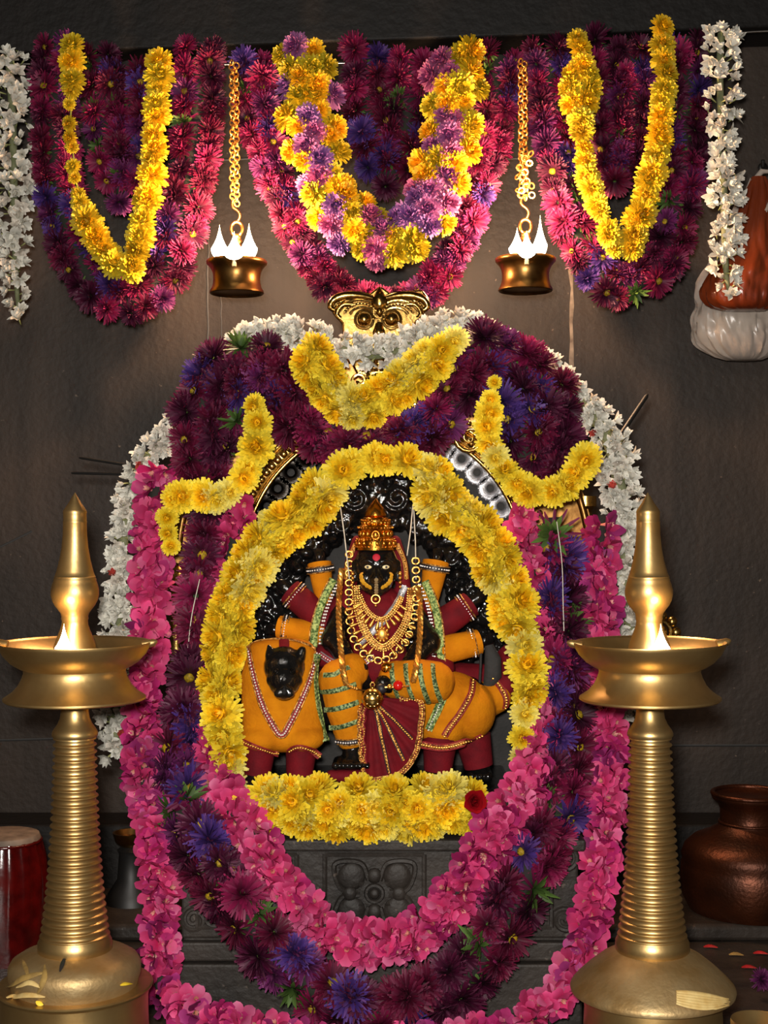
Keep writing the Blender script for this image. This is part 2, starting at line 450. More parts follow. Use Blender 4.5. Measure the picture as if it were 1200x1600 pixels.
K['wine'] = family('aster', asters(lin(84, 14, 50), lin(38, 4, 26), 40))
K['magenta'] = family('aster', asters(lin(158, 30, 84), lin(78, 6, 40), 50))
K['plum'] = family('aster', asters(lin(120, 42, 104), lin(58, 14, 52), 60))
K['violet'] = family('aster', asters(lin(84, 56, 138), lin(44, 22, 80), 70))
K['calyx'] = family('aster', [calyx(80), calyx(81)])
K['jasmine'] = family('jasmine_blossom', [jasmine(90), jasmine(91), jasmine(92, 1), jasmine(93), jasmine(94, 0, (255, 246, 232))], 'petal_white')
K['jasmine_red'] = family('jasmine_blossom', [jasmine(95, 1, (230, 96, 84))])
K['oleander'] = family('oleander_blossom', [oleander(100 + i) for i in range(4)] + [oleander(106, (238, 120, 168), (214, 58, 120)), oleander(107, (200, 50, 124), (166, 24, 90))])
K['oleander_plum'] = family('oleander_blossom', [oleander(110, (176, 58, 128), (132, 26, 88)), oleander(111, (204, 64, 132), (160, 26, 92))])
W_MIX = [('maroon', 6), ('wine', 4.4), ('magenta', 4.5), ('plum', 2.4), ('violet', 1.3), ('calyx', 1.2)]
N_MIX = [('maroon', 7), ('wine', 5), ('magenta', 1.5), ('plum', 1.2), ('violet', 1.5), ('calyx', 1.6)]

def frame_rot(n, spin, rnd):
    q = Vector((0, 0, 1)).rotation_difference(n.normalized())
    return q @ Quaternion((0, 0, 1), spin)

def garland(name, label, cat, path, mix, size, seed, core, group=None, dens=1.0, part=None, cap=100, tilt=.5, core_r=.45, bulge=.75, hang=0.0, minrows=1, pack=1.1):
    """path: (px, py, depth, half width px); size = flower radius in px"""
    r = random.Random(seed)
    W = [(*P(a, b, d), S(h, d), S(size, d)) for a, b, d, h in path]
    root = thing(name, label, cat, W[0][:3], group or 'flower garlands around the shrine')
    o0 = Vector(W[0][:3])
    fl = sum(w[4] for w in W) / len(W)
    sp = spline(W, fl * .95 / dens)
    pts = [Vector(s[:3]) for s in sp]
    mb = MB(); fine = spline(W, fl * .5)
    fp = [Vector(s[:3]) + Vector((0, s[3] * .15, 0)) for s in fine]
    mb.tube(fp, [max(.002, (s[3] - .55 * fl) * core_r + .25 * fl * core_r) for s in fine], 8)
    obj('cord', mb, M[core], root)
    kinds = [k for k, w in mix]; wt = [w for k, w in mix]
    items = []
    for i, s in enumerate(sp):
        p = pts[i]; t = (pts[min(i + 1, len(pts) - 1)] - pts[max(i - 1, 0)]).normalized()
        hw = s[3]; fr = s[4]
        side = t.cross(Vector((0, 1, 0)))
        side = side.normalized() if side.length > 1e-4 else Vector((1, 0, 0))
        room = max(0, hw - .8 * fr)
        n = max(minrows, int(round(room * 2 / (fr * pack) + 1)))
        for k in range(n):
            u = (0 if n == 1 else -1 + 2 * (k + (.5 if i % 2 else 0) * (1 if n > 2 else .0)) / (n - 1 + (.5 if n > 2 else 0)))
            u += r.uniform(-.25, .25); u = max(-1.08, min(1.08, u))
            fwd = math.sqrt(max(0, 1.2 - u * u)) * bulge * max(hw * .45, fr * .35)
            nrm = Vector((0, -1, 0)) + side * (u * .95) + t * r.uniform(-tilt, tilt) + side * r.uniform(-tilt, tilt) * .7 + Vector((0, 0, -hang))
            c = p + side * (u * room) + Vector((0, -fwd * r.uniform(.65, 1.15), 0)) + t * r.uniform(-.3, .3) * fr
            kind = r.choices(kinds, wt)[0]
            items.append((r.choice(K[kind]), c, frame_rot(nrm, r.uniform(0, 6.3), r), fr * r.uniform(.84, 1.14) * min(1, max(.5, hw / fr * 1.05)), -nrm.normalized().y, kind))
    if len(items) > cap:
        def rank(it):
            c = it[1]; px = 600 + c.x / c.y * F; py = 800 - (c.z - ZC) / c.y * F
            inside = 1 if (0 < px < 1200 and 0 < py < 1600) else 0
            return (inside, it[3] / c.y * (1 + .6 * it[4]))
        items.sort(key=rank, reverse=True)
    for (f, me), c, q, sc, fr_, kd in items[:cap]:
        o = bpy.data.objects.new(part or me.name.split('.')[0], me); COL.objects.link(o); o.parent = root
        o.location = c - o0; o.rotation_mode = 'QUATERNION'; o.rotation_quaternion = q; o.scale = (sc, sc, sc)
    rest = items[cap:]
    if rest:
        v = []; fc = []; cl = []
        for (f, me), c, q, sc, fr_, kd in rest:
            b = len(v); Mx = q.to_matrix() * sc; j = r.uniform(.85, 1.1)
            v.extend(tuple(Mx @ p + c - o0) for p in f.v); fc.extend(tuple(b + i for i in g) for g in f.f)
            cl.extend(x for cc in f.c for x in (cc[0] * j, cc[1] * j, cc[2] * j, 1))
        nm = (part or rest[0][0][1].name.split('.')[0]) + 's'
        me = bpy.data.meshes.new(nm); me.from_pydata(v, [], fc)
        a = me.color_attributes.new('col', 'FLOAT_COLOR', 'POINT'); a.data.foreach_set('color', cl)
        me.materials.append(rest[0][0][1].materials[0]); me.polygons.foreach_set('use_smooth', [True] * len(me.polygons)); me.update()
        o = bpy.data.objects.new(nm, me); COL.objects.link(o); o.parent = root; o['kind'] = 'stuff'
    return root

# ================================================================== SETTING
WALL = 3.30
def setting():
    mb = MB(); mb.box((-1.5, WALL, -.1), (1.5, WALL + .2, 2.5)); struct(obj('wall_back', mb, M['wall']))
    for nm, s in (('wall_left', -1), ('wall_right', 1)):
        mb = MB(); x0, x1 = sorted((s * 1.3, s * 1.5)); mb.box((x0, -1.2, -.1), (x1, WALL, 2.5)); struct(obj(nm, mb, M['wall']))
    mb = MB(); mb.box((-1.5, -1.2, -.1), (1.5, WALL, 0)); struct(obj('floor', mb, M['floor']))
    mb = MB(); mb.box((-1.5, 2.4, 2.42), (1.5, WALL, 2.6)); struct(obj('ceiling', mb, M['lintel']))
    # stone lintel across the top: its lower edge rises slightly to the right
    a, b = P(-250, 92, 3.16), P(1450, 34, 3.16); e = .010
    mb = MB()
    poly = [(a.x, a.z), (b.x, b.z), (b.x, 2.43), (a.x, 2.43)]
    mb.prism(poly, 3.16, WALL); struct(obj('trim_1', mb, M['lintel'], bevel=.006))
    # plinth course of the wall
    z = P(0, 1283, 3.2).z
    mb = MB(); mb.box((-1.3, 3.17, 0), (1.3, WALL, z)); struct(obj('trim_2', mb, M['lintel'], bevel=.008))
    mb = MB(); mb.box((-1.3, 2.88, 0), (1.3, 3.17, P(0, 1445, 2.88).z)); struct(obj('trim_3', mb, M['floor'], bevel=.01))
    # joints between the wall slabs
    mb = MB()
    for x, w, y0, y1, m in ((893, 3.2, 70, 640, 0), (325, 1.6, 240, 600, 1), (345, 1.0, 440, 700, 1)):
        q = []
        for i in range(22):
            t = i / 21; rr = random.Random(int(x) + i)
            q.append((P(x + rr.uniform(-1.5, 1.5), y0 + (y1 - y0) * t, WALL), w * rr.uniform(.5, 1.3) if m == 0 else w))
        mb.m = m; mb.tube([a for a, b in q], [S(b, WALL) for a, b in q], 5, flat=(1, .35), up=Vector((0, -1, 0)))
    mb.m = 1
    for y0, y1, x0, x1 in ((250, 246, 250, 420), (250, 240, 740, 880), (1158, 1152, -200, 180), (1165, 1160, 1030, 1500), (880, 830, -60, 50)):
        mb.tube([P(x0, y0, WALL), P((x0 + x1) / 2, (y0 + y1) / 2 + 2, WALL), P(x1, y1, WALL)], S(1.8, WALL), 5, flat=(1, .4), up=Vector((0, -1, 0)))
    struct(obj('trim_4', mb, [M['mortar'], M['iron']]))
setting()

# ------------------------------------------------------------------ carved pedestal
PED = 2.38
TOPZ = P(0, 1312, PED).z
def pedestal():
    t = thing('pedestal', 'dark carved stone pedestal under the goddess and the yellow flower row', 'pedestal', (0, 2.6, 0))
    def X(px): return P(px, 0, PED).x
    def Z(py): return P(0, py, PED).z
    mb = MB()
    mb.box((X(282), PED + .012, Z(1470)), (X(905), 2.82, Z(1330)))
    mb.box((X(272), PED - .004, Z(1330)), (X(915), 2.82, TOPZ))
    mb.box((X(276), PED + .004, Z(1504)), (X(910), 2.82, Z(1474)))
    mb.box((X(276), PED, 0), (X(910), 2.82, Z(1507)))
    mb.box((X(284), PED + .02, Z(1510)), (X(900), 2.8, Z(1465)))
    obj('block', mb, M['pedestal'], t, smooth=False, bevel=.004)
    # carved panels
    y = PED + .012
    def panel(cx, half, top, bot):
        mb = MB()
        for a, b in (((cx - half, top), (cx + half, top)), ((cx - half, bot), (cx + half, bot)), ((cx - half, top), (cx - half, bot)), ((cx + half, top), (cx + half, bot))):
            p, q = P(*a, PED), P(*b, PED); p.y = q.y = y
            mb.tube([p, q], .0045, 6)
        cz = (top + bot) / 2 + 4; c = P(cx, cz, PED); c.y = y
        for k in range(4):
            a = PI / 4 + k * PI / 2; L = S(half * .98, PED); h = S((bot - top) * .44, PED)
            tip = c + Vector((math.cos(a) * L * 1.15, 0, math.sin(a) * h * 1.3))
            d = (tip - c); perp = Vector((-d.z, 0, d.x)) * .42
            pts = [c.lerp(tip, .25) + perp * .35, c.lerp(tip, .6) + perp * .78, tip, c.lerp(tip, .6) - perp * .78, c.lerp(tip, .25) - perp * .35]
            sp = [Vector(q[:3]) for q in spline(pts, .004)]
            mb.tube(sp, .0048, 6)
            mb.tube([c.lerp(tip, .3), c.lerp(tip, .9)], [.006, .002], 6)
            mb.sphere(c.lerp(tip, .58), (S(half * .28, PED), .007, S(half * .28, PED)), 12, 8)
            a2 = k * PI / 2; tp = c + Vector((math.cos(a2) * L * .72, 0, math.sin(a2) * h * .8))
            mb.sphere(c.lerp(tp, .7), (S(half * .16, PED), .008, S(half * .16, PED)), 10, 6)
        mb.torus(c, S(13, PED), .004, (0, 1, 0), 20, 6); mb.sphere(c, (S(9, PED), .009, S(9, PED)), 12, 8)
        obj('carved_panel', mb, M['pedestal'], t)
    panel(585, 78, 1338, 1452); panel(385, 78, 1338, 1452); panel(785, 78, 1338, 1452)
    # scrolls at both ends
    for cx, s in ((302, 1), (884, -1)):
        for cy in (1345, 1440):
            mb = MB(); sp = []
            for i in range(34):
                a = i * .36; R = 4 + 20 * i / 34
                p = P(cx + s * R * math.cos(a), cy + R * math.sin(a), PED); p.y = y; sp.append(p)
            mb.tube(sp, .0042, 6)
            obj('carved_scroll', mb, M['pedestal'], t)
pedestal()

# ------------------------------------------------------------------ slab and carved aureole
BASEZ = P(0, 1236, 2.45).z
def backing():
    t = thing('stone_aureole', 'black carved stone aureole and slab standing behind the goddess', 'aureole', (0, 2.68, TOPZ))
    d = 2.70; pts = []
    for i in range(25):
        a = PI * i / 24
        pts.append((P(605 - 218 * math.cos(a), 0, d).x, P(0, 880 - 210 * math.sin(a), d).z))
    poly = [(P(387, 0, d).x, TOPZ)] + pts + [(P(823, 0, d).x, TOPZ)]
    mb = MB(); mb.prism(poly[::-1], d, d + .07); obj('slab', mb, M['slab'], t, smooth=False, bevel=.006)
    mb = MB(); x0, x1 = P(372, 0, 2.45).x, P(806, 0, 2.45).x
    mb.box((x0, 2.425, TOPZ), (x1, 2.72, BASEZ)); obj('base', mb, M['black'], t, bevel=.006)
    # carved flame border
    r = random.Random(3); mb = MB()
    path = [(398, 1040), (402, 980), (410, 925), (432, 870), (470, 825), (530, 775), (590, 752), (650, 772), (705, 815), (745, 865), (768, 920), (785, 985), (790, 1040)]
    sp = spline([(*P(a, b, 2.655),) for a, b in path], .012)
    cen = P(592, 960, 2.655)
    sp = [tuple(Vector(q).lerp(cen, .10)) for q in sp]
    mb.tube([Vector(s) for s in sp], .046, 12, flat=(1, .42), up=Vector((0, -1, 0)))
    for i, s in enumerate(sp):
        c = Vector(s)
        for k in range(16):
            q = c + Vector((r.uniform(-.050, .050), r.uniform(-.032, -.010), r.uniform(-.044, .044)))
            mb.sphere(q, (r.uniform(.006, .011), r.uniform(.006, .012), r.uniform(.006, .013)), 8, 6, Matrix.Rotation(r.uniform(-1.5, 1.5), 3, 'Y'))
    for i in range(2, len(sp) - 2, 4):           # scroll rosettes
        c = Vector(sp[i]) + Vector((r.uniform(-.02, .02), -.030, r.uniform(-.02, .02)))
        q = [c + Vector((math.cos(a * .5) * (.003 + .0011 * a), -.004, math.sin(a * .5) * (.003 + .0011 * a))) for a in range(18)]
        mb.tube(q, .0042, 6)
    # square carved crest above the crown
    for (x, y, rx, rz) in ((588, 775, 54, 32), (552, 768, 18, 26), (626, 768, 18, 26), (588, 756, 30, 20)):
        mb.sphere(P(x, y, 2.65), (S(rx, 2.65), .022, S(rz, 2.65)))
    for k in range(26):
        mb.sphere(P(r.uniform(534, 642), r.uniform(742, 806), 2.625), (.010, .010, .014), 8, 6, Matrix.Rotation(r.uniform(-1.5, 1.5), 3, 'Y'))
    for cx in (556, 620):
        mb.tube([P(cx + (4 + 1.2 * a) * math.cos(a * .6), 778 + (4 + 1.2 * a) * math.sin(a * .6), 2.615) for a in range(16)], .0045, 6)
    # objects carved around the raised hands
    for k in range(60):
        x, y = r.choice(((425, 905), (500, 850), (432, 935), (415, 975), (690, 845), (760, 925), (772, 965), (775, 1000), (460, 880), (730, 895)))
        mb.sphere(P(x + r.uniform(-20, 20), y + r.uniform(-22, 22), r.uniform(2.60, 2.65)), (r.uniform(.008, .014), .012, r.uniform(.008, .018)), 8, 6, Matrix.Rotation(r.uniform(-1.5, 1.5), 3, 'Y'))
    fuse('carved_border', mb, M['black'], t, .0032, 1)
    # orange cloth tucked behind the border
    mb = MB(); q = [P(783, 955, 2.64), P(786, 980, 2.635), P(788, 1000, 2.635), P(796, 1022, 2.64)]
    mb.tube(q, [S(12, 2.6), S(16, 2.6), S(15, 2.6), S(10, 2.6)], 10, flat=(1, .3), up=Vector((0, -1, 0)))
    tag(obj('cloth_strip', mb, M['orange']), 'orange cloth strip tucked beside the carved border, right of the goddess', 'cloth')
backing()

# ================================================================== LION
def cuff(bv, pts, w, mats, parent, beads=True, edge=True, name='trim', step=3.2, band_r=1.0, n_edges=2, dflt=2.45, lift=0.0012, d=2.45, bead_r=.32, bead_mat=2):
    """ornamental braid following the surface under the pixel path pts"""
    sp = spline([(a, b, 0) for a, b in pts], step)
    H = [hit(bv, a, b, dflt) for a, b, _ in sp]
    ps = [h[0] for h in H]; ns = [h[1] for h in H]
    # smooth
    for _ in range(2):
        ps = [ps[0]] + [(ps[i - 1] + ps[i] * 2 + ps[i + 1]) / 4 for i in range(1, len(ps) - 1)] + [ps[-1]]
        ns = [ns[0]] + [(ns[i - 1] + ns[i] * 2 + ns[i + 1]).normalized() for i in range(1, len(ns) - 1)] + [ns[-1]]
    mb = MB(); W = S(w, d)
    mb.m = 0; mb.tube([p + n * lift for p, n in zip(ps, ns)], W, 8, flat=(1, .28), up=ns)
    mb.m = 1
    if edge:
        for s in (-1, 1):
            q = []
            for i, p in enumerate(ps):
                t = (ps[min(i + 1, len(ps) - 1)] - ps[max(i - 1, 0)]).normalized()
                q.append(p + t.cross(ns[i]).normalized() * (s * W * .9) + ns[i] * (lift + W * .18))
            mb.tube(q, W * .24, 6)
    mb.m = bead_mat
    if beads:
        for i, (p, n) in enumerate(zip(ps, ns)):
            mb.sphere(p + n * (lift + W * .34), W * bead_r, 6, 4)
    return obj(name, mb, [M[m] for m in mats], parent)

def lion():
    t = thing('lion_statue', 'black stone lion in a mustard cloth carrying the goddess, its face at the left', 'lion statue', P(560, 1230, 2.50))
    t.location.z = BASEZ
    mb = MB()
    foot = BASEZ
    def leg(x, y0, x1, d, r0, r1):
        a = P(x, y0, d); b = P(x1, 1212, d); b.z = foot + S(20, d)
        mb.limb([a, (a + b) / 2, b], [S(r0, d), S((r0 + r1) / 2, d), S(r1, d)])
        for k in (-1.1, 0, 1.1):      # paw with toes
            mb.sphere(Vector((b.x + S(11 * k, d), b.y - S(20, d), foot + S(9.5, d))), (S(9, d), S(15, d), S(9.5, d)), 10, 8)
        mb.sphere(Vector((b.x, b.y - S(5, d), foot + S(12, d))), (S(21, d), S(22, d), S(12, d)))
    leg(412, 1120, 402, 2.47, 26, 20); leg(474, 1120, 468, 2.47, 26, 20)
    leg(690, 1140, 684, 2.515, 21, 18); leg(736, 1125, 748, 2.55, 22, 18)
    # trunk
    mb.limb([P(445, 1085, 2.50), P(540, 1095, 2.54), P(640, 1100, 2.55), P(725, 1100, 2.55)], [S(52, 2.5), S(48, 2.5), S(44, 2.5), S(46, 2.5)])
    # head
    mb.sphere(P(444, 1042, 2.425), (S(33, 2.42), S(30, 2.42), S(33, 2.42)))
    mb.sphere(P(444, 1064, 2.405), (S(25, 2.42), S(26, 2.42), S(26, 2.42)))
    mb.sphere(P(444, 1080, 2.392), (S(17, 2.42), S(18, 2.42), S(14, 2.42)))      # muzzle
    mb.sphere(P(436, 1083, 2.378), (S(9, 2.42), S(8, 2.42), S(8, 2.42))); mb.sphere(P(452, 1083, 2.378), (S(9, 2.42), S(8, 2.42), S(8, 2.42)))
    mb.sphere(P(444, 1073, 2.375), (S(7, 2.42), S(6, 2.42), S(5, 2.42)))          # nose
    mb.limb([P(444, 1072, 2.382), P(444, 1052, 2.392)], [S(6, 2.42), S(7, 2.42)])
    for s in (-1, 1):
        mb.limb([P(444 + s * 20, 1040, 2.402), P(444 + s * 6, 1046, 2.394)], [S(4, 2.4), S(4.5, 2.4)])       # brow
        mb.sphere(P(444 + s * 13, 1049, 2.396), (S(6.5, 2.4), S(5, 2.4), S(5, 2.4)))                             # eyeball
        mb.sphere(P(444 + s * 20, 1062, 2.402), (S(9, 2.4), S(8, 2.4), S(10, 2.4)))                             # cheek
    mb.limb([P(424, 1025, 2.42), P(420, 1010, 2.42)], [S(11, 2.4), S(4, 2.4)])
    mb.limb([P(428, 1028, 2.42), P(440, 1020, 2.42)], [S(8, 2.4), S(4, 2.4)])
    mb.limb([P(468, 1027, 2.42), P(472, 1016, 2.42)], [S(10, 2.4), S(7, 2.4)])
    # tail
    tail = [P(745, 1085, 2.57), P(775, 1082, 2.57), P(798, 1062, 2.57), P(800, 1030, 2.585), P(792, 1012, 2.60)]
    sp = spline([tuple(p) for p in tail], .012); mb.limb([Vector(s) for s in sp], [S(17, 2.57)] * len(sp))
    body = fuse('body', mb, M['black'], t, .0035, 2)
    # cloth over the chest
    mb = MB()
    def slabpath(rows, d, th):
        for (y, xl, xr) in rows:
            c = P((xl + xr) / 2, y, d); mb.sphere(c, (S((xr - xl) / 2, d), th, S(24, d)), 24, 12)
    for y in range(1018, 1162, 9):
        u = (y - 1018) / 143
        xl = 388 - 12 * min(1, u * 4); xr = 494 + 16 * u; d = 2.476
        mb.sphere(P((xl + xr) / 2, y, d), (S((xr - xl) / 2, d), .050 - .004 * u, S(22, d)), 24, 10)
    mb.sphere(P(440, 1012, 2.476), (S(52, 2.47), .044, S(16, 2.47)), 24, 10)
    mb.limb([P(386, 1150, 2.462), P(383, 1205, 2.475)], [S(12, 2.46), S(8, 2.46)])       # hanging corner at the left
    for (x, y) in ((412, 1152), (474, 1152)): mb.sphere(P(x, y, 2.462), (S(35, 2.46), .042, S(22, 2.46)), 20, 10)
    chest = fuse('chest_cloth', mb, M['mustard'], t, .0036, 3)
    # cloth over the hind quarters
    mb = MB()
    mb.sphere(P(700, 1098, 2.535), (S(62, 2.53), .062, S(50, 2.53)), 24, 14)
    mb.sphere(P(735, 1110, 2.54), (S(40, 2.54), .058, S(46, 2.54)), 24, 14)
    mb.sphere(P(690, 1135, 2.522), (S(42, 2.52), .058, S(32, 2.52)), 24, 12)
    mb.sphere(P(640, 1100, 2.54), (S(45, 2.54), .045, S(48, 2.54)), 24, 12)
    mb.limb([P(740, 1100, 2.56), P(774, 1088, 2.562)], [S(34, 2.56), S(27, 2.56)])
    hind = fuse('hind_cloth', mb, M['mustard'], t, .0036, 3)
    # maroon leg covers and tail cover
    for x, x1, d, r0 in ((408, 402, 2.47, 25), (472, 468, 2.47, 25), (688, 684, 2.50, 26), (738, 748, 2.54, 27)):
        a = P(x, 1150, d); b = P(x1, 1212, d); b.z = foot + S(23, d)
        m2 = MB(); m2.tube([a, a.lerp(b, .5), b], [S(r0 + 2, d), S(r0 - 1, d), S(r0 - 4, d)], 16)
        obj('leg_cover', m2, M['maroon'], t)
    m2 = MB(); q = spline([tuple(p) for p in tail[1:]], .01); q = [Vector(a) for a in q]
    m2.tube(q, [S(23 - 4 * i / len(q), 2.57) for i in range(len(q))], 14)
    obj('tail_cover', m2, M['maroon'], t)
    bc = bvh_of([chest]); bh = bvh_of([hind])
    cuff(bc, [(390, 1014), (396, 1050), (410, 1100), (428, 1135), (440, 1150), (452, 1132), (470, 1095), (485, 1055), (493, 1018)], 5.2, ('redtrim', 'goldtrim', 'bead_white'), chest, step=3.6)
    cuff(bc, [(496, 1022), (492, 1060), (496, 1100), (505, 1140), (510, 1160)], 5, ('green', 'limegreen', 'bead_white'), chest, step=4, beads=False)
    cuff(bc, [(386, 1012), (400, 1003), (430, 999), (465, 1003), (494, 1014)], 2.4, ('goldtrim', 'goldtrim', 'goldtrim'), chest, beads=False)
    cuff(bc, [(380, 1158), (400, 1166), (425, 1174), (438, 1178)], 5, ('copperlace', 'redtrim', 'chain_gold'), chest, step=3.4, bead_r=.4)
    cuff(bc, [(452, 1172), (466, 1166), (484, 1170), (500, 1182)], 5, ('copperlace', 'redtrim', 'chain_gold'), chest, step=3.4, bead_r=.4)
    cuff(bh, [(702, 1054), (696, 1080), (684, 1110), (670, 1142)], 6, ('green', 'limegreen', 'bead_white'), hind, step=4, bead_r=.22)
    cuff(bh, [(738, 1064), (735, 1085), (718, 1115), (700, 1140), (694, 1150)], 5, ('copperlace', 'redtrim', 'chain_gold'), hind, step=3.4, bead_r=.4)
    cuff(bh, [(658, 1163), (690, 1168), (720, 1162), (752, 1148)], 5.5, ('copperlace', 'redtrim', 'chain_gold'), hind, step=3.4, bead_r=.42)
    cuff(bh, [(770, 1060), (782, 1075), (790, 1092), (788, 1108)], 5, ('copperlace', 'redtrim', 'chain_gold'), hind, step=3.4, bead_r=.42, dflt=2.54)
    cuff(bc, [(444, 1001), (444, 1012), (444, 1018)], 8, ('maroon', 'maroon', 'maroon'), chest, beads=False, edge=False, name='forehead_mark')
    # painted glint lines of the eyes
    bb = bvh_of([body])
    m2 = MB()
    for s in (-1, 1):
        p, n = hit(bb, 444 + s * 13, 1049, 2.39, .0006); m2.torus(p, S(4.5, 2.4), .0007, n, 14, 5); m2.sphere(p, S(1.8, 2.4), 8, 6)
    obj('eye', m2, M['dark_silver'], t)
    return t
lion()

# ================================================================== GODDESS
def goddess():
    t = thing('goddess_statue', 'black stone goddess seated on the lion in maroon and mustard cloth, gold crown', 'statue', P(590, 1230, 2.52))
    t.location.z = BASEZ
    d = 2.52
    mb = MB()
    # head
    mb.sphere(P(588, 884, 2.535), (S(34, d), S(36, d), S(42, d)), 22, 16)
    mb.sphere(P(588, 905, 2.520), (S(27, d), S(27, d), S(28, d)), 20, 14)
    mb.sphere(P(588, 925, 2.508), (S(13, d), S(11, d), S(9, d)))                      # chin
    mb.limb([P(588, 888, 2.494), P(588, 904, 2.483)], [S(3.6, d), S(5.6, d)])         # nose
    for s in (-1, 1):
        mb.sphere(P(588 + s * 6, 905, 2.488), (S(4, d), S(4, d), S(3.4, d)))             # nostrils
        mb.sphere(P(588 + s * 17, 904, 2.503), (S(10, d), S(9, d), S(11, d)))            # cheeks
        mb.limb([P(588 + s * 25, 879, 2.504), P(588 + s * 14, 875, 2.495), P(588 + s * 5, 879, 2.494)], [S(2, d), S(2.6, d), S(2, d)])   # brows
        mb.limb([P(588 + s * 33, 880, 2.53), P(588 + s * 35, 905, 2.525)], [S(6, d), S(5, d)])     # ears
    mb.limb([P(579, 916, 2.494), P(588, 914.5, 2.489), P(597, 916, 2.494)], [S(2, d), S(3, d), S(2, d)])
    mb.limb([P(581, 920, 2.495), P(588, 921, 2.491), P(595, 920, 2.495)], [S(2, d), S(3, d), S(2, d)])
    mb.limb([P(588, 925, 2.54), P(588, 950, 2.55)], [S(17, d), S(20, d)])
    # trunk
    mb.limb([P(590, 965, 2.555), P(590, 1010, 2.55), P(590, 1050, 2.54)], [S(42, d), S(38, d), S(44, d)])
    mb.limb([P(535, 952, 2.56), P(645, 952, 2.56)], [S(20, d), S(20, d)])
    # front arms, elbows out and hands in the lap
    mb.limb([P(535, 955, 2.55), P(522, 1000, 2.52), P(545, 1035, 2.485)], [S(18, d), S(22, d), S(14, d)])
    mb.limb([P(645, 955, 2.55), P(668, 1003, 2.52), P(640, 1038, 2.485)], [S(18, d), S(22, d), S(14, d)])
    def hand(c, out, up, sc):
        """palm, four curled fingers of unequal length and a thumb"""
        out = out.normalized(); up = (up - out * up.dot(out)).normalized(); sd = out.cross(up)
        mb.sphere(c + out * sc * .5, (sc * .55, sc * .5, sc * .55))
        for k, L in zip((-1.5, -.5, .5, 1.5), (.85, 1.0, .95, .75)):
            b = c + out * sc * .9 + sd * (k * sc * .27)
            m_ = b + out * sc * .45 * L - up * sc * .12; e = m_ + out * sc * .1 - up * sc * .45 * L
            mb.limb([b, m_, e], [sc * .17, sc * .15, sc * .12], 8)
        b = c + out * sc * .45 + sd * sc * .5
        mb.limb([b, b + out * sc * .4 + sd * sc * .15 - up * sc * .2, b + out * sc * .6 - sd * sc * .05 - up * sc * .4], [sc * .18, sc * .16, sc * .13], 8)
    hand(P(552, 1038, 2.475), Vector((1, -.5, -.3)), Vector((0, -1, .3)), S(15, d))
    hand(P(634, 1042, 2.475), Vector((-1, -.5, -.3)), Vector((0, -1, .3)), S(15, d))
    # raised arms
    arms = [((540, 955), (508, 940), (500, 878), 13), ((640, 955), (672, 940), (681, 878), 13),
            ((545, 985), (505, 965), (450, 922), 14), ((640, 990), (690, 975), (742, 938), 14),
            ((540, 1000), (490, 988), (436, 985), 13), ((645, 1010), (700, 1012), (750, 1002), 13)]
    for (a, b, c, r) in arms:
        A, B, C = P(*a, 2.57), P(*b, 2.575), P(*c, 2.57)
        mb.limb([A, B, C], [S(r + 3, d), S(r + 1, d), S(r - 3, d)])
        hand(C + Vector((0, -.004, 0)), C - B, Vector((0, -1, 0)), S(15, d))
    # legs
    mb.limb([P(560, 1060, 2.50), P(532, 1062, 2.47), P(545, 1120, 2.465), P(552, 1172, 2.47)], [S(28, d), S(30, d), S(24, d), S(17, d)])
    mb.limb([P(552, 1172, 2.47), P(550, 1190, 2.455)], [S(17, d), S(16, d)])
    for k, rr in zip((-1.9, -.95, 0, .95, 1.9), (6.5, 6, 6, 5.5, 5)): mb.limb([P(550 + k * 11, 1190, 2.455), P(549 + k * 13, 1197, 2.428)], [S(rr + 2.5, d), S(rr, d)], 8)
    mb.limb([P(610, 1062, 2.50), P(676, 1066, 2.49), P(630, 1072, 2.475), P(598, 1068, 2.45)], [S(26, d), S(24, d), S(18, d), S(13, d)])
    body = fuse('body', mb, M['black'], t, .0032, 1)
    bb = bvh_of([body])
    # hood and gown
    mb = MB()
    mb.limb([P(590, 962, 2.552), P(590, 1010, 2.546), P(590, 1048, 2.536)], [S(50, d), S(46, d), S(52, d)])
    mb.limb([P(530, 955, 2.562), P(648, 955, 2.562)], [S(25, d), S(25, d)])
    mb.limb([P(590, 935, 2.545), P(590, 955, 2.54)], [S(26, d), S(38, d)])
    for s in (-1, 1):
        q = [P(588 + s * 30, 845, 2.565), P(588 + s * 39, 880, 2.56), P(588 + s * 42, 920, 2.555), P(588 + s * 48, 955, 2.55)]
        mb.limb(q, [S(9, d), S(11, d), S(13, d), S(18, d)])
        mb.limb([P(590 + s * 70, 960, 2.57), P(590 + s * 85, 1010, 2.57), P(590 + s * 85, 1050, 2.57)], [S(20, d), S(18, d), S(16, d)])
    mb.limb([P(505, 1025, 2.53), P(590, 1045, 2.50), P(690, 1045, 2.54)], [S(18, d), S(26, d), S(22, d)])
    mb.limb([P(720, 1060, 2.60), P(760, 1060, 2.61)], [S(26, d), S(24, d)])
    gown = fuse('gown', mb, M['maroon'], t, .0034, 2)
    bg = bvh_of([gown])
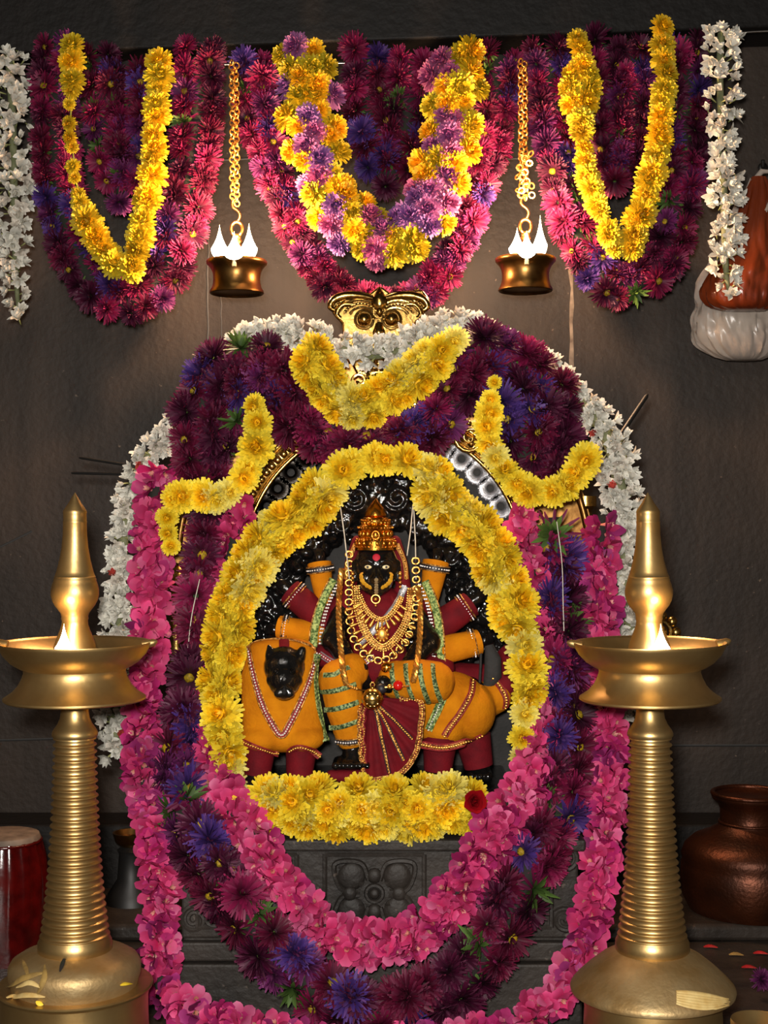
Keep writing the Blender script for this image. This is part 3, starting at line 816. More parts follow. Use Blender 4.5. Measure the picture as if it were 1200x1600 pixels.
    # lime braid down both edges of the gown
    for pts in ([(521, 905), (510, 925), (498, 955), (491, 985), (489, 1012)], [(664, 908), (676, 935), (684, 965), (688, 1000), (690, 1045)]):
        sp = spline([(*P(a, b, 2.535 if i < 2 else 2.525),) for i, (a, b) in enumerate(pts)], .006); q = [Vector(s) for s in sp]
        m2 = MB(); m2.m = 0; m2.tube(q, S(6.5, d), 8, flat=(1, .35), up=Vector((0, -1, 0)))
        s = 1 if pts[0][0] < 600 else -1
        m2.m = 1
        for k, off in enumerate((10, 13)):
            for p in q[1:-1]: m2.sphere(p + Vector((s * S(off, d), 0, 0)), S(1.8, d), 6, 4)
        m2.m = 2; m2.tube([p + Vector((-s * S(6, d), -.002, 0)) for p in q], S(1.3, d), 6)
        obj('braid', m2, [M['limegreen'], M['bead_white'], M['goldtrim']], gown)
    # silver brocade borders crossing the breast and lap
    cuff(bg, [(633, 916), (622, 938), (606, 962), (584, 985), (562, 1006)], 5.0, ('silver', 'silver', 'bead_white'), gown, name='brocade_border', step=3)
    cuff(bg, [(628, 978), (612, 1000), (596, 1014)], 3.6, ('blacktrim', 'silver', 'bead_white'), gown, name='brocade_border', step=3)
    cuff(bg, [(500, 1022), (520, 1034), (545, 1040), (570, 1036), (585, 1024)], 4.4, ('redtrim', 'silver', 'bead_white'), gown, name='brocade_border', step=3)
    for s in (-1, 1):
        cuff(bg, [(588 + s * 32, 850), (588 + s * 44, 880), (588 + s * 46, 905)], 3.5, ('goldtrim', 'chain_gold', 'chain_gold'), gown, name='hood_border', step=3, dflt=2.55)
    # sleeves
    def sleeve(a, b, r0, r1, dd, mat, band):
        A, B = P(*a, dd), P(*b, dd); m2 = MB()
        n = 8; m2.tube([A.lerp(B, i / n) + Vector((0, -.006 * math.sin(PI * i / n), 0)) for i in range(n + 1)], [S(r0 + (r1 - r0) * i / n, dd) for i in range(n + 1)], 18)
        s = obj('sleeve', m2, M[mat], t)
        m3 = MB(); ax = (B - A).normalized(); c0 = A + ax * S(5, dd)
        m3.m = 0; m3.tube([c0, c0 + ax * S(9, dd)], S(r0 + 1.6, dd), 20)
        m3.m = 1
        for q in (0, 9): m3.torus(c0 + ax * S(q, dd), S(r0 + 1.8, dd), S(1.2, dd), ax, 24, 6)
        m3.m = 2; o1 = ax.orthogonal().normalized(); o2 = ax.cross(o1)
        for k in range(30):
            an = 2 * PI * k / 30; m3.sphere(c0 + ax * S(4.5, dd) + (o1 * math.cos(an) + o2 * math.sin(an)) * S(r0 + 2, dd), S(1.3, dd), 6, 4)
        obj('cuff', m3, [M['blacktrim'], M[band], M['bead_white']], s)
    sleeve((499, 880), (510, 958), 19, 12, 2.57, 'mustard', 'goldtrim'); sleeve((681, 878), (668, 955), 21, 12, 2.57, 'mustard', 'goldtrim')
    sleeve((453, 924), (515, 976), 21, 24, 2.565, 'maroon', 'goldtrim'); sleeve((735, 944), (675, 985), 21, 25, 2.565, 'maroon', 'goldtrim')
    sleeve((436, 980), (505, 990), 18, 18, 2.555, 'mustard', 'goldtrim'); sleeve((748, 1003), (688, 1016), 20, 23, 2.55, 'mustard', 'goldtrim')
    # leggings
    mb = MB(); mb.limb([P(548, 1050, 2.485), P(531, 1064, 2.468), P(540, 1105, 2.463), P(548, 1150, 2.468)], [S(30, d), S(34, d), S(31, d), S(24, d)])
    shin = fuse('legging', mb, M['mustard'], t, .0034, 2)
    mb = MB(); mb.limb([P(620, 1062, 2.475), P(655, 1064, 2.460), P(678, 1066, 2.470)], [S(30, d), S(34, d), S(33, d)])
    knee = fuse('legging', mb, M['mustard'], t, .0034, 2)
    b1 = bvh_of([shin]); b2 = bvh_of([knee])
    for y, (x0, x1) in ((1052, (506, 548)), (1078, (502, 558)), (1106, (506, 562)), (1134, (514, 566))):
        cuff(b1, [(x0, y + 3), (x0 + 18, y + 2), (x1 - 16, y - 4), (x1, y - 10)], 4, ('green', 'goldtrim', 'goldtrim'), shin, beads=False, edge=False)
    cuff(b1, [(527, 1158), (545, 1160), (572, 1155)], 5, ('blacktrim', 'goldtrim', 'bead_white'), shin, step=3)
    for x in (612, 634, 656, 676):
        cuff(b2, [(x, 1038), (x + 1, 1056), (x + 6, 1078), (x + 14, 1098)], 4, ('green', 'goldtrim', 'goldtrim'), knee, beads=False, edge=False)
    # pleated apron fan
    ax, ay = 578, 1088
    rim = [(563, 1100), (562, 1150), (566, 1195), (575, 1222), (600, 1221), (625, 1214), (643, 1196), (655, 1170), (660, 1135), (660, 1098), (625, 1092)]
    sp = spline([(a, b, 0) for a, b in rim], 4); n = len(sp)
    mb = MB(); vs = []; fs = []
    rings = 8
    for j in range(rings + 1):
        u = j / rings
        for i, (a, b, _) in enumerate(sp):
            pl = .004 * math.cos(i * 1.1) * u
            vs.append(P(ax + (a - ax) * u, ay + (b - ay) * u, 2.432 + pl + .012 * (u - .5) ** 2))
    for j in range(rings):
        for i in range(n - 1): fs.append((j * n + i, j * n + i + 1, (j + 1) * n + i + 1, (j + 1) * n + i))
    mb.add(vs, fs); apron = obj('apron', mb, M['maroon'], t)
    ba = bvh_of([apron])
    inset = [(ax + (a - ax) * .965, ay + (b - ay) * .965) for a, b in rim]
    cuff(ba, inset, 4.2, ('copperlace', 'goldtrim', 'chain_gold'), apron, step=3.2, bead_r=.42)
    for e in ((609, 1207), (630, 1188), (646, 1155)):
        cuff(ba, [(ax + 6 + (e[0] - 609) * .1, ay + 12), ((ax + e[0]) / 2 + 2, (ay + e[1]) / 2), e], 3.2, ('goldtrim', 'blacktrim', 'chain_gold'), apron, name='rib', step=3, bead_r=.45)
    cuff(ba, [(568, 1105), (568, 1150), (572, 1200)], 3.5, ('copperlace', 'redtrim', 'chain_gold'), apron, step=3.2)
    # maroon hem along the base under the foot
    mb = MB(); mb.limb([P(518, 1212, 2.45), P(560, 1214, 2.445), P(600, 1216, 2.445)], [S(9, d), S(11, d), S(9, d)]); obj('hem', mb, M['maroon'], t)
    # grey blade held low at the right
    mb = MB(); q = [P(764, 1008, 2.545), P(770, 1030, 2.54), P(770, 1055, 2.54), P(760, 1078, 2.545)]
    mb.tube(q, [S(7, d), S(13, d), S(14, d), S(6, d)], 12, flat=(1, .35), up=Vector((0, -1, 0)))
    mb.tube([P(752, 1000, 2.545), P(751, 1040, 2.535), P(749, 1075, 2.54)], S(2.2, d), 8)
    obj('blade', mb, M['slab'], t)
    # face paint
    def blob(name, pts, mat, lift=.0012):
        m2 = MB()
        for (x, y, rx, ry) in pts:
            p, n = hit(bb, x, y, 2.49)
            q = Vector((0, -1, 0)).rotation_difference(n)
            m2.sphere(p, (S(rx, d), lift, S(ry, d)), 14, 8, q.to_matrix())
        return obj(name, m2, M[mat], t)
    for x in (575, 603):
        blob('eye', [(x, 886, 6, 3)], 'eye')
        m2 = MB(); p, n = hit(bb, x, 886, 2.49, .0016); m2.sphere(p, (S(2.0, d), .0006, S(2.0, d)), 10, 6); obj('pupil', m2, M['blacktrim'], t)
    blob('forehead_dot', [(588, 871, 6, 6)], 'paste_red', .0016)
    for s in (-1, 1):
        blob('cheek_paint', [(588 + s * a, b, 4.2, 4) for a, b in ((23.5, 897), (23.5, 902), (22, 907), (19, 911.5), (15, 915), (10.5, 917.5))], 'paste_yellow')
    blob('nose_paste', [(588, 906 + i * 4, 3.4, 3) for i in range(6)], 'paste_grey', .0016)
    for x in (571, 607): blob('chest_bead', [(x, 932, 7, 4)], 'lips', .002)
    m2 = MB(); c = P(587, 936, 2.478); m2.torus(c, S(6.5, d), S(1.2, d), (0, 1, 0), 20, 6); m2.sphere(c, S(3.2, d), 10, 8); m2.sphere(c + Vector((0, 0, -S(10, d))), S(2, d), 8, 6)
    obj('nose_ring', m2, M['chain_gold'], t)
    for s in (-1, 1):
        m2 = MB()
        for k in range(4): m2.sphere(P(588 + s * 37, 896 + k * 7, 2.50), S(3.2 - .3 * k, d), 8, 6)
        obj('earring', m2, M['chain_gold'], t)
    # crown
    dc = 2.53
    prof = [(0, 778), (4, 783), (9, 790), (14, 798), (17, 806), (17.5, 810), (14.5, 812), (19, 814), (22, 818), (22.5, 822), (20.5, 825), (25, 828), (27.5, 832), (26, 836), (23.5, 840), (26, 845), (27.5, 848), (26.5, 851), (29.5, 853), (30.5, 857), (31.5, 864), (33, 872), (29, 872), (20, 850), (0, 845)]
    CY = lambda y: 778 + (y - 778) * 81 / 94
    base = P(587, 859, dc); m2 = MB()
    m2.lathe([(S(r, dc), S(859 - CY(y), dc)) for r, y in prof], base, 48)
    crown = obj('crown', m2, M['gold'], t)
    m3 = MB()
    for (yy, rr, n, sz) in ((832, 27.5, 30, 1.7), (818, 22.5, 24, 1.5), (853, 30, 34, 1.6), (866, 32.5, 36, 1.6)):
        for k in range(n):
            a = 2 * PI * k / n; m3.sphere(base + Vector((S(rr, dc) * math.cos(a), S(rr, dc) * math.sin(a), S(859 - CY(yy), dc))), S(sz, dc), 7, 5)
    for k in range(18):     # leaf relief on two tiers
        a = 2 * PI * k / 18
        for yy, rr, h in ((843, 25.5, 5), (860, 31.5, 4.5), (823, 21.5, 3)):
            m3.sphere(base + Vector((S(rr, dc) * math.cos(a + yy), S(rr, dc) * math.sin(a + yy), S(859 - CY(yy), dc))), (S(2.8, dc), S(2.2, dc), S(h, dc)), 8, 6, Matrix.Rotation(a + yy + PI / 2, 3, 'Z'))
    c = base + Vector((0, -S(29, dc), S(859 - CY(845), dc)))
    m3.torus(c, S(6.5, dc), S(1.4, dc), (0, 1, .1), 20, 6, sx=.85); m3.sphere(c, (S(4, dc), S(2, dc), S(5.5, dc)))
    obj('relief', m3, M['gold'], crown)
    return t, body, gown, shin, knee, apron
G = goddess()
BG = bvh_of([G[1], G[2], G[3], G[4], G[5]])

# ------------------------------------------------------------------ jewellery laid over the goddess
def necklaces():
    def surf(pts, step, lift):
        sp = spline([(a, b, 0) for a, b in pts], step); out = []
        for a, b, _ in sp:
            p, n = hit(BG, a, b, 2.50); out.append([p, n])
        ps = [o[0] for o in out]
        for _ in range(3): ps = [ps[0]] + [(ps[i - 1] + ps[i] + ps[i + 1]) / 3 for i in range(1, len(ps) - 1)] + [ps[-1]]
        return [p + Vector((0, -lift, 0)) for p in ps]
    # ring-bead necklace
    pts = [(546, 866), (546, 905), (545, 945), (547, 985), (557, 1012), (575, 1030), (596, 1038), (618, 1024), (638, 998), (649, 965), (651, 930), (650, 905), (649, 872)]
    q = surf(pts, 14, .010)
    t = thing('ring_necklace', 'gold necklace of open rings with black beads, widest loop on the goddess', 'necklace', q[len(q) // 2], 'gold jewellery on the goddess')
    m = MB(); m.tube(q, .0012, 6); obj('cord', m, M['iron'], t)
    ring = MB(); ring.torus((0, 0, 0), S(4.7, 2.5), S(1.4, 2.5), (0, 1, 0), 18, 7, sx=1.2)
    bead = MB(); bead.sphere((0, 0, 0), S(2.6, 2.5), 8, 6)
    r0 = obj('ring_bead', ring, M['chain_gold'], None); b0 = obj('black_bead', bead, M['blacktrim'], None)
    for i, p in enumerate(q):
        o = r0 if i == 0 else r0.copy(); b = b0 if i == 0 else b0.copy()
        if i: COL.objects.link(o); COL.objects.link(b)
        nx = q[min(i + 1, len(q) - 1)]
        o.parent = t; o.location = p - t.location + Vector((0, -.002, 0)); tn = (nx - q[max(i - 1, 0)]); o.rotation_euler.y = random.uniform(-.3, .3) - (math.atan2(tn.z, tn.x) if False else 0)
        b.parent = t; b.location = p.lerp(nx, .5) - t.location
    # broad filigree collar
    def collar(name, label, pts, w, lift, drops, rows):
        q = surf(pts, 3.0, lift); t = thing(name, label, 'necklace', q[len(q) // 2], 'gold jewellery on the goddess')
        m = MB(); m.tube(q, S(w, 2.5), 10, flat=(1, .35), up=Vector((0, -1, 0)))
        obj('band', m, M['goldtrim'], t)
        m = MB(); rr = random.Random(5)
        for i, p in enumerate(q):
            tn = (q[min(i + 1, len(q) - 1)] - q[max(i - 1, 0)]).normalized(); sd = tn.cross(Vector((0, 1, 0))).normalized()
            for k in range(rows):
                u = -1 + 2 * k / max(1, rows - 1)
                m.sphere(p + sd * (u * S(w * .9, 2.5)) + Vector((0, -S(w * .38, 2.5), 0)), S(1.6 if k % 2 else 1.2, 2.5) * rr.uniform(.8, 1.2), 6, 5)
        obj('granulation', m, M['chain_gold'], t)
        n = len(q)
        for k in range(drops):
            i = int(n * (.12 + .76 * (k + .5) / drops)); p = q[i]; tn = (q[min(i + 1, n - 1)] - q[i - 1]).normalized(); sd = tn.cross(Vector((0, 1, 0))).normalized()
            if sd.z > 0: sd = -sd
            m = MB(); a = p + sd * S(w, 2.5); m.tube([a, a + sd * S(4, 2.5), a + sd * S(10, 2.5)], [S(1.2, 2.5), S(2.2, 2.5), S(3.0, 2.5)], 8)
            m.sphere(a + sd * S(11, 2.5), S(3.1, 2.5), 8, 6); obj('pendant', m, M['chain_gold'], t)
    collar('filigree_necklace', 'broad gold filigree necklace with long drop pendants over her breast', [(556, 915), (558, 945), (566, 975), (580, 1000), (598, 1012), (616, 1000), (632, 976), (640, 948), (643, 918)], 6.0, .011, 15, 4)
    collar('choker_necklace', 'short gold necklace with small drops just under her chin', [(562, 930), (570, 948), (582, 962), (597, 968), (610, 960), (622, 944), (628, 930)], 3.8, .013, 11, 3)
    m = MB(); p = hit(BG, 597, 990, 2.5)[0] + Vector((0, -.018, 0))
    m.sphere(p, (S(9, 2.5), S(4, 2.5), S(10, 2.5)), 14, 10)
    for k in range(10): a = 2 * PI * k / 10; m.sphere(p + Vector((S(9, 2.5) * math.cos(a), -.003, S(10, 2.5) * math.sin(a))), S(2.6, 2.5), 7, 5)
    m.tube([p + Vector((0, 0, S(9, 2.5))), p + Vector((0, -.001, S(24, 2.5)))], S(1.6, 2.5), 6)
    tag(obj('pendant_brooch', m, M['chain_gold']), 'round gold pendant in the middle of her breast', 'pendant')
    # long braided chain with bell
    L = surf([(534, 888), (531, 920), (530, 965), (533, 1010), (537, 1050), (542, 1068)], 3.4, .020)
    R = surf([(652, 915), (656, 945), (656, 985), (653, 1020), (648, 1050), (644, 1066)], 3.4, .020)
    bot = surf([(544, 1070), (560, 1076), (575, 1078), (596, 1073), (622, 1072), (642, 1070)], 3.4, .012)
    t = thing('braided_chain', 'long thick braided gold chain down both sides of the goddess with a bell', 'necklace', bot[3], 'gold jewellery on the goddess')
    for q in (L, R):
        m = MB(); n = len(q)
        for k in range(3):
            m.tube([p + Vector((math.cos(i * 1.15 + k * 2.09) * S(2.6, 2.5), math.sin(i * 1.15 + k * 2.09) * S(2.0, 2.5), 0)) for i, p in enumerate(q)], S(2.7, 2.5), 6)
        obj('braid', m, M['chain_gold'], t)
    m = MB(); m.tube(bot, S(1.3, 2.5), 6)
    for i in range(0, 5): m.sphere(bot[i], S(2.6, 2.5), 7, 5)
    obj('cord', m, M['chain_gold'], t)
    def ball(px, py, r, mat, nm, dd=2.455):
        m = MB(); c = P(px, py, dd); m.sphere(c, S(r, dd), 18, 12); o = obj(nm, m, M[mat], t); return c
    ball(596, 1076, 8.5, 'blacktrim', 'black_bead', 2.432); ball(622, 1071, 8, 'bead_red', 'red_bead', 2.422); ball(609, 1073, 4, 'chain_gold', 'gold_bead', 2.425)
    ball(604, 1043, 9, 'gold', 'gold_bead', 2.455)
    m = MB(); c = P(582, 1092, 2.415); R0 = S(17, 2.415)
    m.sphere(c, R0, 24, 16); m.torus(c, R0 * 1.0, R0 * .07, (0, 0, 1), 30, 6); m.sphere(c + Vector((0, 0, R0)), R0 * .22, 10, 8); m.torus(c + Vector((0, 0, R0 * 1.3)), R0 * .2, R0 * .06, (0, 1, 0), 12, 6)
    for k in range(10): a = 2 * PI * k / 10; m.sphere(c + Vector((math.cos(a) * R0 * .6, -R0 * .75, math.sin(a) * R0 * .6)), R0 * .09, 6, 5)
    obj('bell', m, M['arch_gold'], t)
    # threads rising to the garland
    for a, b in (((646, 786), (650, 905)), ((645, 790), (636, 868)), ((528, 765), (546, 905))):
        m = MB(); m.tube([P(*a, 2.56), P((a[0] + b[0]) / 2 + 1, (a[1] + b[1]) / 2, 2.53), P(*b, 2.49)], S(.9, 2.5), 6)
        obj('thread', m, M['thread'], t)
necklaces()

# ================================================================== BRASS ARCH
def brass_arch():
    t = thing('brass_arch', 'gilded arch with lion mask crest framing the goddess under the garlands', 'arch', (0, 2.78, TOPZ))
    d = 2.72
    for px, nm in ((272, 'pillar'), (918, 'pillar')):
        m = MB(); prof = []
        z0 = TOPZ; z1 = P(0, 775, d).z; n = 90
        for i in range(n + 1):
            u = i / n; z = (z1 - z0) * u
            r = S(11, d) + S(1.8, d) * math.sin(u * 2 * PI * 44)
            if u < .05: r = S(20, d)
            if .60 < u < .64 or u > .96: r = S(18, d)
            prof.append((r, z))
        x = P(px, 0, d).x
        m.lathe([(0, 0)] + prof + [(0, z1 - z0)], (x, d + .03, z0), 24)
        pil = obj(nm, m, M['arch_gold'], t)
        s = -1 if px < 600 else 1      # bracket plates at the outer side
        for k, yy in enumerate((1000, 1150)):
            m = MB()
            for j in range(9):
                a = 2 * PI * j / 9; cx = px + s * (112 if k == 0 and s > 0 else 60)
                c = P(cx, yy - 12, d); 
                if k == 0: m.sphere(c + Vector((S(26, d) * math.cos(a), 0, S(26, d) * math.sin(a))), S(8.5, d), 10, 7)
            if k == 0: m.torus(c, S(18, d), S(3, d), (0, 1, 0), 24, 6); m.sphere(c, (S(13, d), .01, S(13, d)), 14, 8); m.tube([c, P(px, yy - 5, d)], S(5, d), 8)
            else: m.tube([P(px - s * 5, yy, d), P(px + s * 75, yy - 8, d)], S(5, d), 8); m.sphere(P(px + s * 75, yy - 8, d), S(8, d), 10, 8)
            obj(('side_rosette', 'side_bracket')[k], m, M['arch_gold'], pil)
    # arch band, with raised beading
    def arc(R, cx=600, cy=880, n=60, a0=18, a1=162):
        return [(cx + R * math.cos(math.radians(a0 + (a1 - a0) * i / n)), cy - R * math.sin(math.radians(a0 + (a1 - a0) * i / n))) for i in range(n + 1)]
    m = MB(); m.m = 0
    m.tube([P(a, b, 2.69) for a, b in arc(232)], S(14, d), 10, flat=(1, .5), up=Vector((0, -1, 0)))
    for R in (218, 246): m.tube([P(a, b, 2.68) for a, b in arc(R)], S(3.6, d), 8)
    for a, b in arc(232, n=44): m.sphere(P(a, b, 2.675), (S(6.5, d), .006, S(6.5, d)), 10, 6)
    for a, b in arc(256, n=60): m.sphere(P(a, b, 2.685), S(4.5, d), 8, 6)
    band = obj('arch_band', m, M['arch_gold'], t)
    # broad back plate of the arch
    m = MB(); A = arc(330, n=40, a0=0, a1=180); B = arc(240, n=40, a0=0, a1=180)
    n = len(A); vs = [P(a, b, 2.735) for a, b in A] + [P(a, b, 2.735) for a, b in B]
    m.add(vs, [(i, i + 1, n + i + 1, n + i) for i in range(n - 1)])
    m.tube([P(a, b, 2.73) for a, b in arc(322, n=60, a0=4, a1=176)], S(6, d), 8)
    obj('arch_plate', m, M['old_brass'], t)
    # scroll at the right spring of the band
    for cx, s in ((735, 1), (462, -1)):
        m = MB(); m.tube([P(cx + s * (3 + .95 * a) * math.cos(a * .42) , 684 + (3 + .95 * a) * math.sin(a * .42), 2.66) for a in range(24)], [S(4 - .08 * a, d) for a in range(24)][::-1], 8)
        obj('scroll', m, M['arch_gold'], t)
    # scalloped discs hanging under the band
    for i in range(15):
        an = math.radians(26 + 128 * i / 14); x = 600 + 203 * math.cos(an); y = 880 - 203 * math.sin(an)
        m = MB(); c = P(x, y, 2.695); R0 = S(20, d)
        m.lathe([(R0 * .30, -.003), (R0 * .30, .004), (R0 * .36, .006), (R0 * .48, .003), (R0 * .86, .003), (R0 * .92, .006), (R0, .004), (R0, -.003), (R0 * .30, -.003)], c, 28, axis=(0, -1, 0))
        for k in range(16): a2 = 2 * PI * k / 16; m.sphere(c + Vector((R0 * .93 * math.cos(a2), -.005, R0 * .93 * math.sin(a2))), (R0 * .09, .002, R0 * .09), 6, 4)
        o = obj('scallop_disc', m, M['silver'] if x > 600 else M['dark_silver'], t)  # left half of the discs in darker silver
        o['label'] = 'bright silver disc' if x > 600 else 'dark silver disc'
    # lion mask crest
    dm = 2.66
    m = MB()
    out = [(512, 470), (530, 458), (556, 455), (575, 460), (588, 450), (594, 447), (600, 450), (612, 459), (634, 454), (660, 452), (672, 468), (664, 488), (650, 505), (648, 530), (640, 560), (600, 600), (560, 590), (545, 560), (536, 530), (534, 505), (520, 490)]
    m.prism([(P(a, b, dm).x, P(a, b, dm).z) for a, b in out][::-1], dm, dm + .015)
    plate = obj('mask_plate', m, M['mask_gold'], t, smooth=False, bevel=.004)
    m = MB()
    for s in (-1, 1):
        for k in range(5):       # brow ridges fanning out
            R = 24 + 7 * k; c = (592 + s * 26, 500)
            pts = []
            for i in range(15):
                a = math.radians(178 - 150 * i / 14 * (1 if k < 4 else .9)) if s > 0 else math.radians(2 + 150 * i / 14 * (1 if k < 4 else .9))
                pts.append(P(c[0] + R * .92 * math.cos(a) + s * k * 2.2, c[1] - R * .82 * math.sin(a), dm - .004))
            m.tube(pts, S(2.4, dm), 7)
            if k in (1, 3):
                for p in pts[::1]: m.sphere(p + Vector((0, -.003, 0)), S(2.3, dm), 6, 4)
        wing = [(592 + s * 10, 466), (592 + s * 30, 462), (592 + s * 52, 462), (592 + s * 70, 468), (592 + s * 76, 480), (592 + s * 66, 486)]
        sp = spline([(*P(a, b, dm - .006),) for a, b in wing], .005); nn = len(sp)
        m.tube([Vector(q) for q in sp], [S(3 + 4 * math.sin(PI * i / nn), dm) for i in range(nn)], 8)
        wing = [(592 + s * 40, 476), (592 + s * 56, 476), (592 + s * 66, 490), (592 + s * 58, 500)]
        m.tube([Vector(q[:3]) for q in spline([(*P(a, b, dm - .004),) for a, b in wing], .005)], S(4, dm), 8)
        sc = []       # lower scroll feathers
        for i in range(30): a = i * .36; R = 3 + 15 * i / 30; sc.append(P(592 + s * (30 + R * math.cos(a)), 595 + R * math.sin(a), dm - .004))
        m.tube(sc, S(3, dm), 7)
        for k in range(5): m.tube([P(592 + s * 2, 560 + k * 9, dm - .006), P(592 + s * (14 + k * 2), 556 + k * 11, dm - .004)], S(2.6, dm), 6)
        m.tube([P(592 + s * (50 + i * 1.2), 545 + i * 7, dm - .003) for i in range(9)], S(4, dm), 7)
        obj('mask_wing', m, M['mask_gold'], plate); m = MB()
    m.sphere(P(593, 472, dm - .004), (S(13, dm), .012, S(16, dm)), 16, 12); m.tube([P(593, 458, dm - .004), P(593, 448, dm - .002)], [S(7, dm), S(1, dm)], 8)
    m.sphere(P(593, 487, dm - .006), (S(5, dm), .009, S(9, dm))); m.torus(P(593, 488, dm - .006), S(9, dm), S(1.8, dm), (0, 1, 0), 20, 6)
    m.torus(P(591, 502, dm - .008), S(3.2, dm), S(1.4, dm), (0, 1, 0), 14, 6)
    m.limb([P(592, 508, dm - .006), P(592, 520, dm - .01)], [S(6, dm), S(10, dm)])
    for k in range(8): m.tube([P(592, 555 + k * 7, dm - .01), P(592, 560 + k * 7, dm - .01)], S(9 - .6 * k, dm), 8)
    obj('mask_relief', m, M['mask_gold'], plate)
    for x in (569, 612):
        m = MB(); c = P(x, 499, dm - .006); m.sphere(c, (S(11, dm), S(10, dm), S(11, dm)), 18, 12); m.torus(c, S(14, dm), S(2.4, dm), (0, 1, 0), 26, 7)
        obj('mask_eye', m, M['mask_gold'], plate)
    # crest base showing under the swag
    m = MB()
    for s in (-1, 1):
        m.limb([P(585 + s * 55, 610, 2.68), P(585 + s * 75, 640, 2.68), P(585 + s * 60, 665, 2.68)], [S(7, d), S(9, d), S(6, d)])
        m.tube([P(585 + s * (70 + R * math.cos(a)), 640 + R * math.sin(a), 2.665) for a, R in ((i * .4, 3 + i * .6) for i in range(24))], S(2.6, d), 7)
    obj('crest_foot', m, M['arch_gold'], t)
brass_arch()

# ================================================================== STANDING LAMPS
def flame(mb, c, h, r):
    prof = []
    for i in range(1, 20):
        u = i / 20
        k = math.sqrt(max(0, 1 - ((.3 - u) / .3) ** 2)) if u < .3 else .35 * ((1 - u) / .7) + .65 * ((1 - u) / .7) ** 2.4
        prof.append((r * k, h * u))
    mb.lathe([(0, 0)] + prof + [(0, h)], c, 16)

def light(name, kind, loc, energy, col, size):
    l = bpy.data.lights.new(name, kind); l.energy = energy; l.color = col
    if kind == 'POINT': l.shadow_soft_size = size
    o = bpy.data.objects.new(name, l); COL.objects.link(o); o.location = loc; return o

